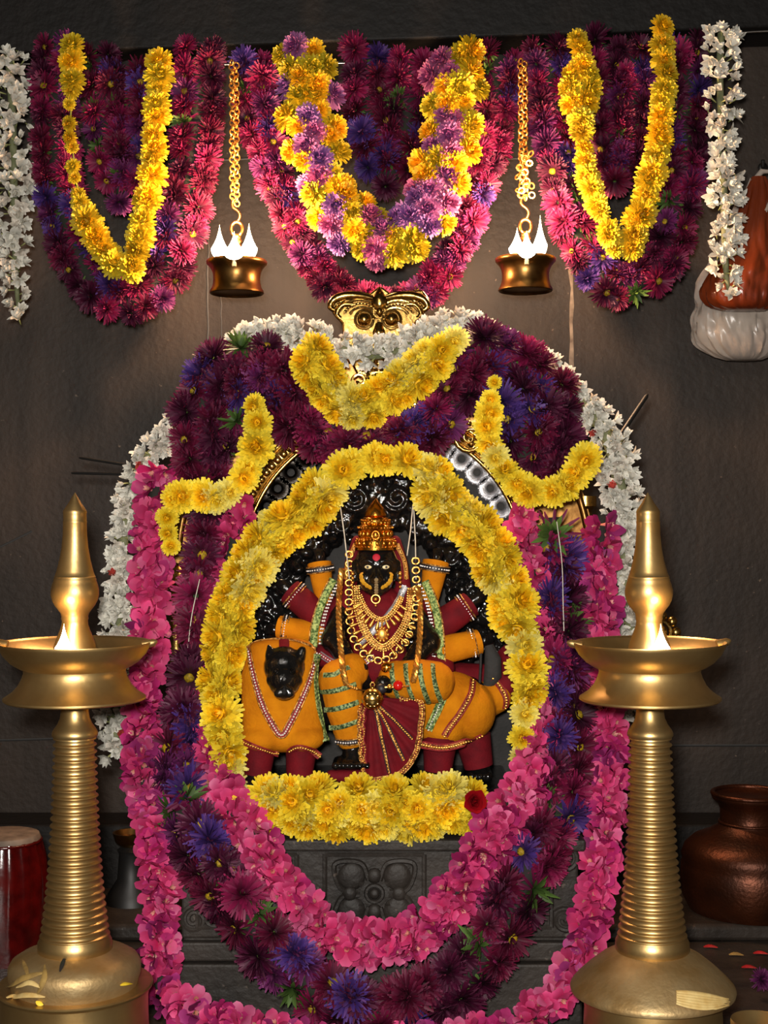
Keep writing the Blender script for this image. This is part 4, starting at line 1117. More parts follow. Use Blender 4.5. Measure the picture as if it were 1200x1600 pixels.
DOME = {}; DRUM = {}
def standing_lamp(cx, lean, label, base_kind, flame_px):
    d = 2.2
    def R(r): return S(r, d)
    def Zp(y): return P(0, y, d).z
    x = P(cx, 0, d).x
    t = thing('standing_oil_lamp', label, 'oil lamp', (x, d, 0), 'tall standing brass lamps')
    c = (x, d, 0)
    # finial
    m = MB(); f = [(0, 769), (3, 774), (10, 786), (17.5, 797), (18.5, 800), (18, 803), (18, 814), (18.6, 815.5), (18.2, 817), (18.6, 835), (20.5, 855), (24, 875), (28.5, 893), (31, 900), (32, 901), (31.6, 903), (33, 905), (32.8, 907), (35, 913), (37, 922), (37, 930), (35, 938), (31, 946), (25.5, 953), (22, 958), (20.5, 963), (21, 966.5), (20, 970), (20.5, 976), (23, 984), (28, 996), (32, 1008), (34, 1018), (34.5, 1024), (36, 1026), (36, 1034)]
    m.lathe([(R(r), Zp(y)) for r, y in f], c, 56); obj('finial', m, M['brass'], t)
    # tray with lip
    m = MB(); f = [(0, 1034), (60, 1034), (86, 1030), (104, 1019), (113, 1007), (116, 1003.5), (118.5, 1003), (119, 1005), (117, 1009), (110, 1022), (99, 1034), (88, 1041), (84, 1043), (79, 1045), (78.5, 1050), (81, 1058), (87, 1070), (96, 1080), (107, 1087.5), (109.5, 1089), (109.5, 1092), (107, 1094), (100, 1094.5), (60, 1088), (22, 1084)]
    m.lathe([(R(r), Zp(y)) for r, y in f], c, 72)
    tr = obj('tray', m, M['brass'], t)
    m = MB(); m.lathe([(R(36), Zp(1026)), (R(90), Zp(1026)), (R(91), Zp(1027))], c, 48); obj('oil', m, M['oil'], tr)
    m = MB()      # wick spouts pinched into the rim
    for a in (-PI / 2, 0.02, PI - .02):
        q = Vector((x + math.cos(a) * R(114), d + math.sin(a) * R(114), Zp(1004)))
        e = Vector((math.cos(a), math.sin(a), 0))
        if a == -PI / 2: continue
        m.tube([q - e * R(8) + Vector((0, 0, -R(4))), q + e * R(9), q + e * R(14) + Vector((0, 0, R(2)))], [R(7), R(6), R(2)], 10)
    obj('spout', m, M['brass'], tr)
    # stem and ringed column
    m = MB(); f = [(21, 1080), (22, 1096), (21.5, 1112), (23, 1122), (27, 1131), (32, 1138), (34, 1141), (35.5, 1145), (35.5, 1149), (33, 1152), (33.5, 1154)]
    rings = 27
    for k in range(rings):
        y0 = 1154 + (1462 - 1154) * k / rings; u = (y0 - 1154) / 308
        rb = 31 + 9 * u + 13 * u ** 3.0 + 1.5
        h = 308 / rings
        f += [(rb - 2.4, y0), (rb - 3.0, y0 + h * .18), (rb - 3.0, y0 + h * .48), (rb - 2.0, y0 + h * .62), (rb + .4, y0 + h * .68), (rb + 1.3, y0 + h * .78), (rb + 1.3, y0 + h * .88), (rb + .2, y0 + h * .97)]
    f += [(54, 1464), (57, 1470), (57.5, 1482), (55, 1486), (40, 1487)]
    m.lathe([(R(r), Zp(y)) for r, y in f], c, 64); obj('column', m, M['brass'], t)
    m = MB(); global DOME
    if base_kind == 0:
        f = [(40, 1480), (62, 1484), (84, 1490), (97, 1498), (102, 1507), (102, 1520), (99, 1530), (97, 1538)]
        m.lathe([(R(r), Zp(y)) for r, y in f], c, 64); DOME[base_kind] = obj('dome', m, M['brass_dusty'], t)
        m = MB(); f = [(90, 1538), (114, 1537), (119, 1536), (121, 1538), (120, 1541), (115, 1544), (113, 1560), (114, 1600), (118, 1640), (122, 1676)]
    else:
        f = [(40, 1480), (62, 1486), (80, 1496), (100, 1512), (118, 1529), (126, 1538), (128, 1543), (127, 1547), (122, 1549), (100, 1551)]
        m.lathe([(R(r), Zp(y)) for r, y in f], c, 64); DOME[base_kind] = obj('dome', m, M['brass_dusty'], t)
        m = MB(); f = [(90, 1549), (106, 1549), (108, 1556), (106, 1575), (108, 1610), (116, 1640), (122, 1676)]
    f = [(R(r), Zp(y)) for r, y in f] + [(R(122), 0), (0, 0)]
    m.lathe(f, c, 64); DRUM[base_kind] = obj('drum', m, M['brass'], t)
    # burning wick resting on the tray in front of the finial
    dx = S(flame_px - cx, d); fc = Vector((x + dx, d - R(62), Zp(1023)))
    m = MB(); m.tube([Vector((x + dx * .3, d - R(40), Zp(1030))), fc], [R(4), R(3)], 8); wick = obj('wick', m, M['wick'], t)
    m = MB(); flame(m, fc, R(54), R(14)); obj('flame', m, M['flame'], wick)
    light('lamp_flame_light', 'POINT', fc + Vector((0, -.004, R(66))), .8, (1, .60, .24), .012)
    t.rotation_euler.y = lean
    return t
standing_lamp(117, 0, 'tall brass oil lamp on the left, rounded foot littered with dried petals', 0, 114)
standing_lamp(1021, math.radians(-.55), 'tall brass oil lamp on the right, wide conical foot with a pale leaf on it', 1, 1027)

# ================================================================== HANGING LAMPS
def hanging_lamp(cx, top, rim, label, flames, knot):
    d = 2.93
    def R(r): return S(r, d)
    x = P(cx, 0, d).x; z = lambda y: P(0, y, d).z
    t = thing('hanging_oil_lamp', label, 'oil lamp', (x, d, z(rim + 50)), 'hanging brass lamps')
    c = (x, d, 0); o = rim - 410
    f = [(7, 372), (9, 376), (6, 380), (10, 386), (11, 392), (8, 398), (9, 405), (20, 409), (40, 409), (44, 406), (46, 405), (47.5, 407), (47, 411), (43, 415), (40, 419), (37.5, 425), (36.5, 433), (37, 441), (39, 448), (42, 453), (42.5, 456), (41, 457.5), (39.5, 456.5), (38, 454.5), (20, 454), (0, 454)]
    m = MB(); m.lathe([(R(r), z(y + o)) for r, y in f], c, 56); obj('bowl', m, M['old_brass'], t)
    m = MB(); m.torus((x, d, z(356 + o)), R(11), R(3.2), (0, 1, 0), 24, 8, sx=.8); m.sphere((x, d, z(370 + o)), R(7), 12, 8); obj('ring', m, M['old_brass'], t)
    m = MB(); hk = [(cx - 2, 308 + o), (cx - 7, 314 + o), (cx - 6, 322 + o), (cx + 1, 327 + o), (cx + 5, 334 + o), (cx + 2, 343 + o), (cx - 5, 347 + o), (cx - 6, 352 + o)]
    m.tube([Vector(q[:3]) for q in spline([(*P(a, b, d),) for a, b in hk], .005)], R(2.2), 8); obj('hook', m, M['old_brass'], t)
    m = MB(); y = top; i = 0; rr = random.Random(cx)
    while y < 312 + o:
        for k, xo in enumerate((-3.2, 3.2)):
            m.torus(P(cx - 3 + xo + rr.uniform(-.6, .6) - 2 * (1 - y / 300) , y + k * 4, d + rr.uniform(-.004, .004)), R(4.6), R(1.25), (math.cos((i + k) * PI / 2 + .5), math.sin((i + k) * PI / 2 + .5) + .2, 0), 12, 6, sx=1)
        if knot and y > 235:
            for k in range(2): m.torus(P(cx - 2 + rr.uniform(-11, 13), y, d - rr.uniform(0, .015)), R(4.8), R(1.3), (rr.uniform(-1, 1), 1, rr.uniform(-1, 1)), 12, 6)
        y += 7.2; i += 1
    obj('chain', m, M['chain_gold'], t)
    for k, (fx, fy, h, r, dy) in enumerate(flames):
        p = P(fx, fy, d + dy)
        m = MB(); m.tube([p + Vector((0, 0, -R(8))), p + Vector((0, 0, R(2)))], R(3.5), 8); w = obj('wick', m, M['wick'], t)
        m = MB(); flame(m, p, R(h), R(r)); obj('flame', m, M['flame'], w)
        if k == 0: light('hanging_flame_light', 'POINT', P(cx, rim - 72, d - .07), 31.0, (1, .60, .34), .025)
hanging_lamp(370, 98, 412, 'hanging brass oil lamp burning left of the arch, its wicks lighting the pink garland', [(343, 405, 54, 13, -.03), (366, 408, 46, 16, -.055), (389, 405, 56, 13, -.02)], False)
hanging_lamp(821, 96, 408, 'hanging brass oil lamp burning right of the arch below a tangled chain', [(808, 402, 46, 13, -.035), (823, 405, 44, 15, -.055), (844, 402, 66, 11, -.02)], True)

# ================================================================== WIRE AND GARLANDS
def wire():
    m = MB(); pts = [(-150, 104), (40, 100), (330, 101), (600, 98), (810, 94), (930, 76), (1100, 62), (1170, 50), (1400, 44)]
    m.tube([Vector(q[:3]) for q in spline([(*P(a, b, 3.10),) for a, b in pts], .03)], S(1.8, 3.1), 8)
    tag(obj('hanging_wire', m, M['wire']), 'thin steel wire stretched under the lintel carrying the upper garlands', 'wire')
wire()

def path(pts, d, hw):
    out = []
    for i, p in enumerate(pts):
        dd = d if not hasattr(d, '__len__') else d[0] + (d[1] - d[0]) * i / (len(pts) - 1)
        out.append((p[0], p[1], p[3] if len(p) > 3 else dd, p[2] if len(p) > 2 and p[2] else hw))
    return out
UG = 'flower garlands hung from the wire'
# --- upper left
garland('jasmine_garland', 'white jasmine strand cut by the left edge of the picture, hanging from the wire', 'garland', path([(12, 84), (18, 180), (20, 280), (22, 380, 30), (26, 460, 24), (30, 500, 14)], 3.06, 36), [('jasmine', 1)], 16, 1, 'core_pale', UG, 1.2, tilt=1.0, core_r=.2, pack=1.0)
garland('aster_garland', 'upper left maroon aster garland forming the outer loop around a yellow loop', 'garland', path([(90, 70), (88, 150), (88, 230), (96, 310), (118, 390), (152, 450), (200, 474), (246, 444), (278, 370), (296, 290), (308, 200), (312, 130), (312, 82)], 3.05, 40), W_MIX, 27, 2, 'core_dark', UG, 1.15, tilt=.8)
garland('aster_garland', 'dark maroon aster hank filling the upper left yellow loop', 'garland', path([(155, 88), (160, 160), (172, 240), (190, 300), (205, 240), (205, 160), (200, 88)], 3.055, 36), W_MIX, 27, 3, 'core_dark', UG, 1.1, tilt=.8)
garland('chrysanthemum_garland', 'yellow chrysanthemum loop hanging in the upper left aster garland', 'garland', path([(115, 82, 20), (115, 140, 20), (110, 175, 9), (114, 240, 8), (120, 290, 12), (138, 345), (165, 392), (195, 428), (216, 400), (226, 345), (240, 270), (246, 185), (250, 95)], 2.995, 23), [('wall_yellow', 1)], 25, 4, 'core_green', UG, 1.15)
# --- upper centre
garland('aster_garland', 'upper middle pink and maroon aster garland, outermost loop above the lion mask', 'garland', path([(398, 95, 36), (402, 180, 34), (432, 285), (468, 375), (515, 440), (560, 470), (600, 478), (645, 468), (682, 440), (716, 375), (750, 290), (772, 190, 36), (782, 88, 40)], 3.05, 30), [('magenta', 6), ('plum', 3), ('maroon', 3), ('wine', 2), ('violet', 1), ('calyx', .6)], 26, 5, 'core_dark', UG, 1.2, tilt=.8)
garland('aster_garland', 'dark maroon aster hank inside the mauve and yellow garland', 'garland', path([(572, 88), (574, 160), (588, 230), (606, 275), (628, 225), (640, 150), (642, 88)], 3.06, 42), W_MIX, 29, 6, 'core_dark', UG, 1.1, tilt=.8)
garland('chrysanthemum_garland', 'thick mauve and yellow chrysanthemum loop in the upper middle', 'garland', path([(478, 84), (484, 150), (490, 220), (510, 290), (548, 350), (600, 384), (652, 350), (686, 290), (704, 215), (712, 145), (706, 78)], 2.99, 50), [('olive', 5), ('mauve', 5), ('wall_yellow', 1.5)], 24, 7, 'core_green', UG, 1.0)
# --- upper right
garland('aster_garland', 'upper right maroon aster garland, outer loop beside the white jasmine strand', 'garland', path([(852, 82), (864, 160), (872, 240), (888, 330), (916, 400), (960, 446), (1008, 436), (1042, 388), (1058, 310), (1068, 220), (1072, 130), (1070, 58)], 3.05, 38), W_MIX, 27, 8, 'core_dark', UG, 1.15, tilt=.8)
garland('aster_garland', 'dark maroon aster hank filling the upper right yellow loop', 'garland', path([(945, 72), (948, 160), (958, 240), (970, 275), (985, 220), (990, 140), (985, 62)], 3.06, 36), W_MIX, 27, 9, 'core_dark', UG, 1.1, tilt=.8)
garland('chrysanthemum_garland', 'yellow chrysanthemum loop hanging in the upper right aster garland', 'garland', path([(900, 60), (910, 105), (905, 140, 32), (908, 200), (916, 275), (936, 335), (960, 385, 18), (978, 400, 18), (994, 350, 24), (1014, 285, 26), (1030, 210, 23), (1036, 125, 26), (1032, 48, 22)], 2.995, 20), [('wall_yellow', 1)], 25, 10, 'core_green', UG, 1.15)
garland('jasmine_garland', 'white jasmine strand hanging at the upper right before the plastic bags', 'garland', path([(1128, 50), (1126, 110), (1128, 200, 32), (1126, 240, 20), (1132, 290, 34), (1134, 380, 32), (1136, 430, 26), (1142, 470, 12)], 3.00, 33), [('jasmine', 1)], 16, 11, 'core_pale', UG, 1.1, tilt=1.0, core_r=.2, pack=1.05)

# --- on the arch
garland('jasmine_garland', 'long white jasmine garland along the outside of the arch and across the mask', 'garland',
        [(180, 1180, 2.60, 26), (176, 1100, 2.62, 30), (184, 1000, 2.64, 32), (188, 900, 2.66, 30), (196, 810, 2.67, 26), (216, 735, 2.67, 26), (262, 682, 2.67, 26), (312, 612, 2.67, 22), (356, 552, 2.65, 22), (402, 520, 2.62, 24), (465, 522, 2.60, 28), (528, 542, 2.585, 32), (592, 552, 2.58, 32), (660, 530, 2.59, 30), (714, 502, 2.61, 26), (780, 530, 2.66, 22), (850, 565, 2.67, 22), (905, 622, 2.67, 26), (948, 680, 2.67, 34), (966, 740, 2.67, 36), (974, 810, 2.67, 36), (980, 890, 2.66, 34), (985, 970, 2.65, 30), (988, 1060, 2.63, 26), (988, 1120, 2.62, 22)],
        [('jasmine', 60), ('jasmine_red', 1)], 16, 12, 'core_pale', None, 1.35, tilt=.9, core_r=.35, pack=.8)
garland('aster_garland', 'thick maroon aster garland swagged over the top of the arch', 'garland',
        [(322, 742, 2.575, 40), (312, 690, 2.57, 48), (318, 630, 2.575, 48), (352, 570, 2.58, 46), (408, 556, 2.575, 44), (440, 600, 2.57, 42), (462, 660, 2.565, 42), (520, 692, 2.565, 40), (600, 690, 2.565, 40), (668, 672, 2.565, 42), (712, 618, 2.57, 46), (738, 552, 2.575, 48), (800, 566, 2.58, 46), (858, 604, 2.58, 46), (862, 668, 2.57, 46), (848, 735, 2.57, 46)],
        N_MIX, 37, 13, 'core_dark', None, 1.2)
garland('aster_garland', 'maroon aster bunch at the left shoulder of the arch behind the yellow loop', 'garland', path([(392, 590), (388, 650), (372, 715)], 2.57, 46), N_MIX, 36, 34, 'core_dark')
garland('aster_garland', 'maroon aster bunch at the right shoulder of the arch', 'garland', path([(800, 620), (818, 670), (820, 715)], 2.56, 48), N_MIX, 37, 33, 'core_dark')
garland('chrysanthemum_garland', 'yellow chrysanthemum loop on the left shoulder of the arch', 'garland', path([(268, 850, 16), (264, 800, 20), (290, 772), (345, 775), (384, 742), (404, 684), (400, 640, 20), (398, 605, 12)], 2.52, 28), [('yellow', 1)], 28, 14, 'core_green', None, 1.2)
garland('chrysanthemum_garland', 'yellow chrysanthemum swag below the white jasmine and the lion mask', 'garland', path([(486, 556), (510, 600), (556, 640), (618, 612), (668, 566), (716, 528, 24)], 2.52, 33), [('yellow', 1)], 28, 15, 'core_green', None, 1.2)
garland('chrysanthemum_garland', 'yellow chrysanthemum loop on the right shoulder of the arch', 'garland', path([(772, 600, 12), (762, 650, 24), (772, 712), (806, 756), (860, 768), (900, 742), (916, 704)], 2.51, 28), [('yellow', 1)], 28, 16, 'core_green', None, 1.2)

# --- long garlands hung around the goddess and down the pedestal
garland('oleander_garland', 'long outer pink oleander garland falling outside the maroon asters to the floor', 'garland',
        [(250, 735, 2.60, 28), (240, 800, 2.59, 32), (236, 880, 2.58, 34), (236, 960, 2.56, 34), (228, 1050, 2.52, 32), (224, 1130, 2.48, 32), (222, 1200, 2.44, 34), (242, 1310, 2.40, 32), (252, 1400, 2.38, 32), (252, 1480, 2.36, 32), (256, 1550, 2.34, 30), (310, 1580, 2.30, 34), (400, 1608, 2.28, 32), (560, 1640, 2.26, 34), (720, 1620, 2.27, 34), (800, 1600, 2.28, 34), (866, 1562, 2.31, 32), (905, 1500, 2.34, 34), (920, 1430, 2.36, 34), (938, 1350, 2.39, 32), (948, 1260, 2.43, 32), (950, 1170, 2.47, 34), (944, 1080, 2.51, 34), (938, 990, 2.55, 34), (936, 900, 2.58, 34), (940, 820, 2.60, 28)],
        [('oleander', 5), ('oleander_plum', 1)], 23, 17, 'core_dark', None, 1.3, tilt=.9, core_r=.5, pack=.75)
LONG = garland('aster_garland', 'long maroon and violet aster garland between the two pink oleander garlands', 'garland',
        [(330, 795, 2.575, 38), (318, 870, 2.57, 42), (306, 960, 2.55, 42), (298, 1050, 2.52, 42), (284, 1140, 2.48, 44), (276, 1230, 2.43, 46), (308, 1320, 2.36, 50), (370, 1410, 2.33, 52), (440, 1500, 2.31, 52), (530, 1568, 2.30, 52), (630, 1576, 2.30, 52), (720, 1530, 2.31, 54), (780, 1450, 2.33, 54), (826, 1360, 2.35, 52), (868, 1270, 2.41, 50), (886, 1170, 2.46, 48), (880, 1080, 2.50, 46), (874, 980, 2.54, 46), (868, 890, 2.57, 44), (862, 805, 2.575, 42)],
        [('maroon', 6), ('wine', 5), ('magenta', 2), ('plum', 2), ('violet', 2.4), ('calyx', 2)], 40, 18, 'core_dark', None, 1.15)
garland('oleander_garland', 'inner pink oleander garland hanging in a U over the pedestal carving', 'garland',
        [(382, 788, 2.55, 22), (368, 840, 2.55, 30), (354, 910, 2.545, 24), (336, 990, 2.53, 22), (326, 1080, 2.50, 26), (330, 1170, 2.46, 34), (350, 1240, 2.41, 38), (396, 1310, 2.345, 38), (448, 1390, 2.33, 38), (510, 1452, 2.32, 38), (590, 1478, 2.32, 40), (668, 1450, 2.32, 40), (730, 1370, 2.33, 40), (782, 1290, 2.345, 40), (826, 1220, 2.41, 36), (846, 1140, 2.46, 26), (846, 1050, 2.50, 24), (838, 960, 2.535, 28), (826, 880, 2.545, 26), (812, 800, 2.55, 22)],
        [('oleander', 1)], 22, 19, 'core_dark', None, 1.3, tilt=.9, core_r=.5, pack=.8)
garland('chrysanthemum_garland', 'bright yellow chrysanthemum garland arching closely around the goddess', 'garland',
        [(372, 1248, 2.43, 26), (358, 1190, 2.45, 30), (348, 1110, 2.47, 34), (348, 1030, 2.49, 36), (362, 960, 2.50, 36), (388, 895, 2.51, 36), (428, 835, 2.52, 38), (478, 802, 2.52, 36), (508, 758, 2.52, 36), (558, 724, 2.52, 30), (612, 720, 2.52, 29), (668, 738, 2.52, 34), (696, 790, 2.52, 38), (740, 826, 2.52, 36), (778, 880, 2.515, 38), (802, 950, 2.505, 36), (818, 1010, 2.495, 34), (824, 1075, 2.48, 30), (816, 1125, 2.47, 28), (812, 1165, 2.46, 22), (806, 1200, 2.45, 12)],
        [('yellow', 1)], 33, 20, 'core_green', None, 1.2, tilt=.6)
garland('chrysanthemum_garland', 'thick yellow chrysanthemum row lying along the front edge of the pedestal', 'garland',
        [(385, 1256, 2.40, 30), (435, 1258, 2.395, 48), (500, 1262, 2.39, 50), (560, 1264, 2.39, 50), (620, 1264, 2.39, 50), (680, 1258, 2.39, 52), (722, 1258, 2.39, 46), (738, 1286, 2.395, 22)],
        [('yellow', 1)], 31, 21, 'core_green', None, 1.25, bulge=.7, pack=.8)

for pts in ([(312, 905), (300, 960), (294, 1010), (290, 1060)], [(870, 815), (878, 880), (880, 950), (882, 1012)]):
    m = MB(); m.tube([Vector(q[:3]) for q in spline([(*P(a, b, 2.505 if b < 1200 else 2.235),) for a, b in pts], .01)], S(.7, 2.5), 6); obj('loose_thread', m, M['thread'], LONG)

# ================================================================== SMALL THINGS
def rose():
    r = random.Random(9); f = FM()
    for li in range(5):
        for i in range(5):
            f.petal(li * .8 + 2 * PI * i / 5, math.radians(25 + 14 * li), .05, 1 - .12 * li, .5 - .05 * li, .5, .5, lin(110, 4, 16), lin(190, 14, 28), r, 4, shape=1, ruff=.06)
    me = f.mesh('rose', M['petal']); o = bpy.data.objects.new('rose', me); COL.objects.link(o)
    s = S(24, 2.4); o.scale = (s, s, s); o.location = P(741, 1252, 2.345); o.rotation_euler = (PI / 2 - .2, .2, 0); tag(o, 'single red rose at the right end of the yellow flower row', 'flower')
    o = bpy.data.objects.new('aster', K['plum'][0][1]); COL.objects.link(o); s = S(20, 2.5); o.scale = (s, s, s)
    p = P(1190, 1530, 2.6); p.z = .035; p = Vector((.70 * 1.0, 2.615, .035)); 
    dd = (ZC - .035) * F / (1530 - 800); o.location = P(1188, 1530, dd); o.rotation_euler = (PI / 2 - .3, .3, .4); tag(o, 'fallen mauve aster lying on the floor right of the right lamp', 'flower')
rose()

def vessels():
    # copper pot
    d = 3.0; c = P(1172, 0, d); zb = P(0, 1445, 2.88).z
    def Z(y): return max(zb, P(0, y, d).z)
    prof = [(0, 1246), (46, 1246), (52, 1242), (58, 1238), (60, 1242), (58, 1248), (50, 1254), (46, 1264), (46, 1282), (50, 1290), (66, 1300), (88, 1310), (101, 1322), (106, 1336), (103, 1344), (106, 1350), (107, 1375), (104, 1400), (94, 1424), (80, 1440)]
    t = thing('copper_pot', 'dark copper water pot with wide rim standing on the ledge at the right', 'pot', (c.x, d, zb))
    m = MB(); m.lathe([(S(r, d), Z(y)) for r, y in prof] + [(S(78, d), zb), (0, zb)], (c.x, d, 0), 56); obj('body', m, M['copper'], t)
    m = MB(); m.torus((c.x, d, Z(1240)), S(57, d), S(4, d), (0, 0, 1), 48, 8); m.torus((c.x, d, Z(1284)), S(47, d), S(2.5, d), (0, 0, 1), 48, 8); obj('rim', m, M['copper'], t)
    # red drum
    d = 2.78; zb = 0; x = P(8, 0, d).x
    t = thing('red_drum', 'glossy dark red fluted drum with a grey top at the left', 'drum', (x, d, zb))
    m = MB(); n = 64; rows = [(1310, 54), (1322, 62), (1345, 66), (1380, 66), (1420, 64), (1460, 60), (1490, 56)]
    z1 = P(0, 1310, d).z; vs = []; fs = []
    for j, (y, r) in enumerate(rows):
        z = zb + (z1 - zb) * (1 - j / (len(rows) - 1))
        for k in range(n):
            a = 2 * PI * k / n; fl = 1 + .035 * math.cos(a * 16) * (1 - j / 7)
            vs.append(Vector((x + S(r, d) * fl * math.cos(a), d + S(r, d) * fl * math.sin(a), z)))
    for j in range(len(rows) - 1):
        for k in range(n): fs.append((j * n + k, j * n + (k + 1) % n, (j + 1) * n + (k + 1) % n, (j + 1) * n + k))
    m.add(vs, fs); obj('shell', m, M['wood_red'], t)
    m = MB(); m.lathe([(0, z1 + .012), (S(44, d), z1 + .012), (S(52, d), z1 + .009), (S(55, d), z1), (S(53, d), z1 - .008)], (x, d, 0), 48); obj('head', m, M['drumtop'], t)
    m = MB(); m.torus((x, d, z1 - .004), S(55, d), S(2.5, d), (0, 0, 1), 48, 8); obj('hoop', m, M['wood_red'], t)
    # small brass vessel in the dark behind the left lamp
    d = 3.05; c = P(205, 0, d); zb = P(0, 1445, 2.88).z
    t = thing('brass_pedestal_lamp', 'small dark brass lamp in the shadow between left lamp and pink garland', 'oil lamp', (c.x, d, zb))
    zz = P(0, 1300, d).z; h = zz - zb
    m = MB(); m.lathe([(0, zb), (.055, zb), (.05, zb + .02), (.03, zb + .05), (.026, zb + h * .7), (.03, zb + h * .75), (.02, zb + h * .8)], (c.x, d, 0), 32); obj('stem', m, M['iron'], t)  # stem near-black, the shade behind the lamp put into its colour
    m = MB(); m.lathe([(.02, zz - .03), (.034, zz - .02), (.04, zz), (.036, zz), (.03, zz - .012), (0, zz - .014)], (c.x, d, 0), 32); obj('cup', m, M['old_brass'], t)
    # brass bowl peeping in at the lower right corner
    d = 2.0; c = P(1185, 1590, d); m = MB()
    zt = P(0, 1594, d).z; m.lathe([(0, zt - .02), (S(30, d), zt - .012), (S(40, d), zt), (S(42, d), zt + .001), (S(43, d), zt - .004), (S(40, d), zt - .05), (S(26, d), .004), (S(26, d), 0), (0, 0)], (c.x, d, 0), 40)
    tag(obj('brass_bowl', m, M['brass']), 'brass bowl rim just showing at the lower right corner', 'bowl')
vessels()

def bags():
    r = random.Random(4)
    def sack(name, prof, d, mat, label, cx0, folds, amp):
        fine = spline([(p[0], p[1], 0, p[2], p[3]) for p in prof], 5); prof = [(p[0], p[1], max(2, p[3]), max(2, p[4])) for p in fine]
        m = MB(); n = 110; vs = []; fs = []
        for j, (cx, y, rx, ry) in enumerate(prof):
            for k in range(n):
                a = 2 * PI * k / n; u = j / (len(prof) - 1)
                w = 1 + amp * (1 - u) * math.sin(a * folds + j * .12)
                nz = Vector((math.cos(a) * 2.2, math.sin(a) * 2.2, u * 3.0 + folds)); w += amp * 2.4 * (abs(mnoise.noise(nz)) - .2) + amp * 1.3 * (abs(mnoise.noise(nz * 2.3)) - .2) + amp * .5 * mnoise.noise(nz * 5)
                vs.append(P(cx, y, d) + Vector((S(rx, d) * w * math.cos(a), S(ry, d) * w * math.sin(a), 0)))
        L = len(prof)
        for j in range(L - 1):
            for k in range(n): fs.append((j * n + k, j * n + (k + 1) % n, (j + 1) * n + (k + 1) % n, (j + 1) * n + k))
        fs.append(tuple(range(n))); fs.append(tuple((L - 1) * n + k for k in range(n)))
        m.add(vs, fs); t = thing(name, label, 'bag', P(prof[-1][0], prof[-1][1], d))
        obj('pouch', m, M[mat], t); return t
    t = sack('white_bag', [(1165, 300, 8, 6), (1163, 360, 26, 14), (1158, 420, 50, 28), (1150, 470, 62, 38), (1150, 505, 66, 42), (1154, 535, 62, 40), (1160, 556, 44, 28), (1164, 566, 14, 10)], 3.20, 'bag_white', 'crumpled white plastic bag bulging below the brown bag, upper right', 1150, 11, .13)
    m = MB(); m.tube([P(1165, 302, 3.20), P(1172, 280, 3.21), P(1180, 300, 3.2)], S(3, 3.2), 8); obj('hanging_loop', m, M['bag_white'], t)
    t = sack('brown_bag', [(1186, 276, 10, 6), (1186, 300, 20, 10), (1182, 340, 30, 16), (1176, 390, 42, 24), (1164, 430, 56, 32), (1158, 460, 58, 34), (1160, 478, 50, 28), (1166, 488, 24, 14)], 3.10, 'pouch', 'glossy brown plastic bag hanging behind the right jasmine strand', 1170, 9, .09)
    m = MB(); m.tube([P(1176, 284, 3.1), P(1190, 268, 3.1), P(1206, 268, 3.1), P(1212, 300, 3.1), P(1196, 330, 3.08)], [S(4, 3.1), S(5, 3.1), S(5, 3.1), S(5, 3.1), S(3, 3.1)], 8); obj('hanging_loop', m, M['bag_white'], t)
m = MB(); m.tube([P(1192, 262, WALL), P(1192, 262, 3.12), P(1192, 258, 3.09), P(1192, 250, 3.085)], S(3, 3.1), 8)
m.sphere(P(1192, 262, WALL - .004), (.012, .006, .012), 12, 8)
tag(obj('wall_hook', m, M['iron']), 'black iron hook in the wall holding the plastic bags at the right', 'hook')
bags()

def sticks():
    for a, b, lab in (((112, 739), (200, 741), 'lower of two black iron rods beside the arch, upper left'), ((124, 715), (200, 727), 'upper of two black iron rods beside the arch, upper left'), ((1012, 616), (968, 682), 'slanting black iron rod beside the jasmine at the right of the arch')):
        m = MB(); p, q = P(*a, 2.80), P(*b, 2.76); m.tube([p, p.lerp(q, .06), q], [S(1.6, 2.8), S(3.4 if a[0] > 600 else 2.2, 2.8), S(4 if a[0] > 600 else 2.2, 2.8)], 10)
        m.sphere(q, S(4.4, 2.8), 8, 6); tag(obj('iron_rod', m, M['iron']), lab, 'rod', 'black iron rods by the arch')
sticks()

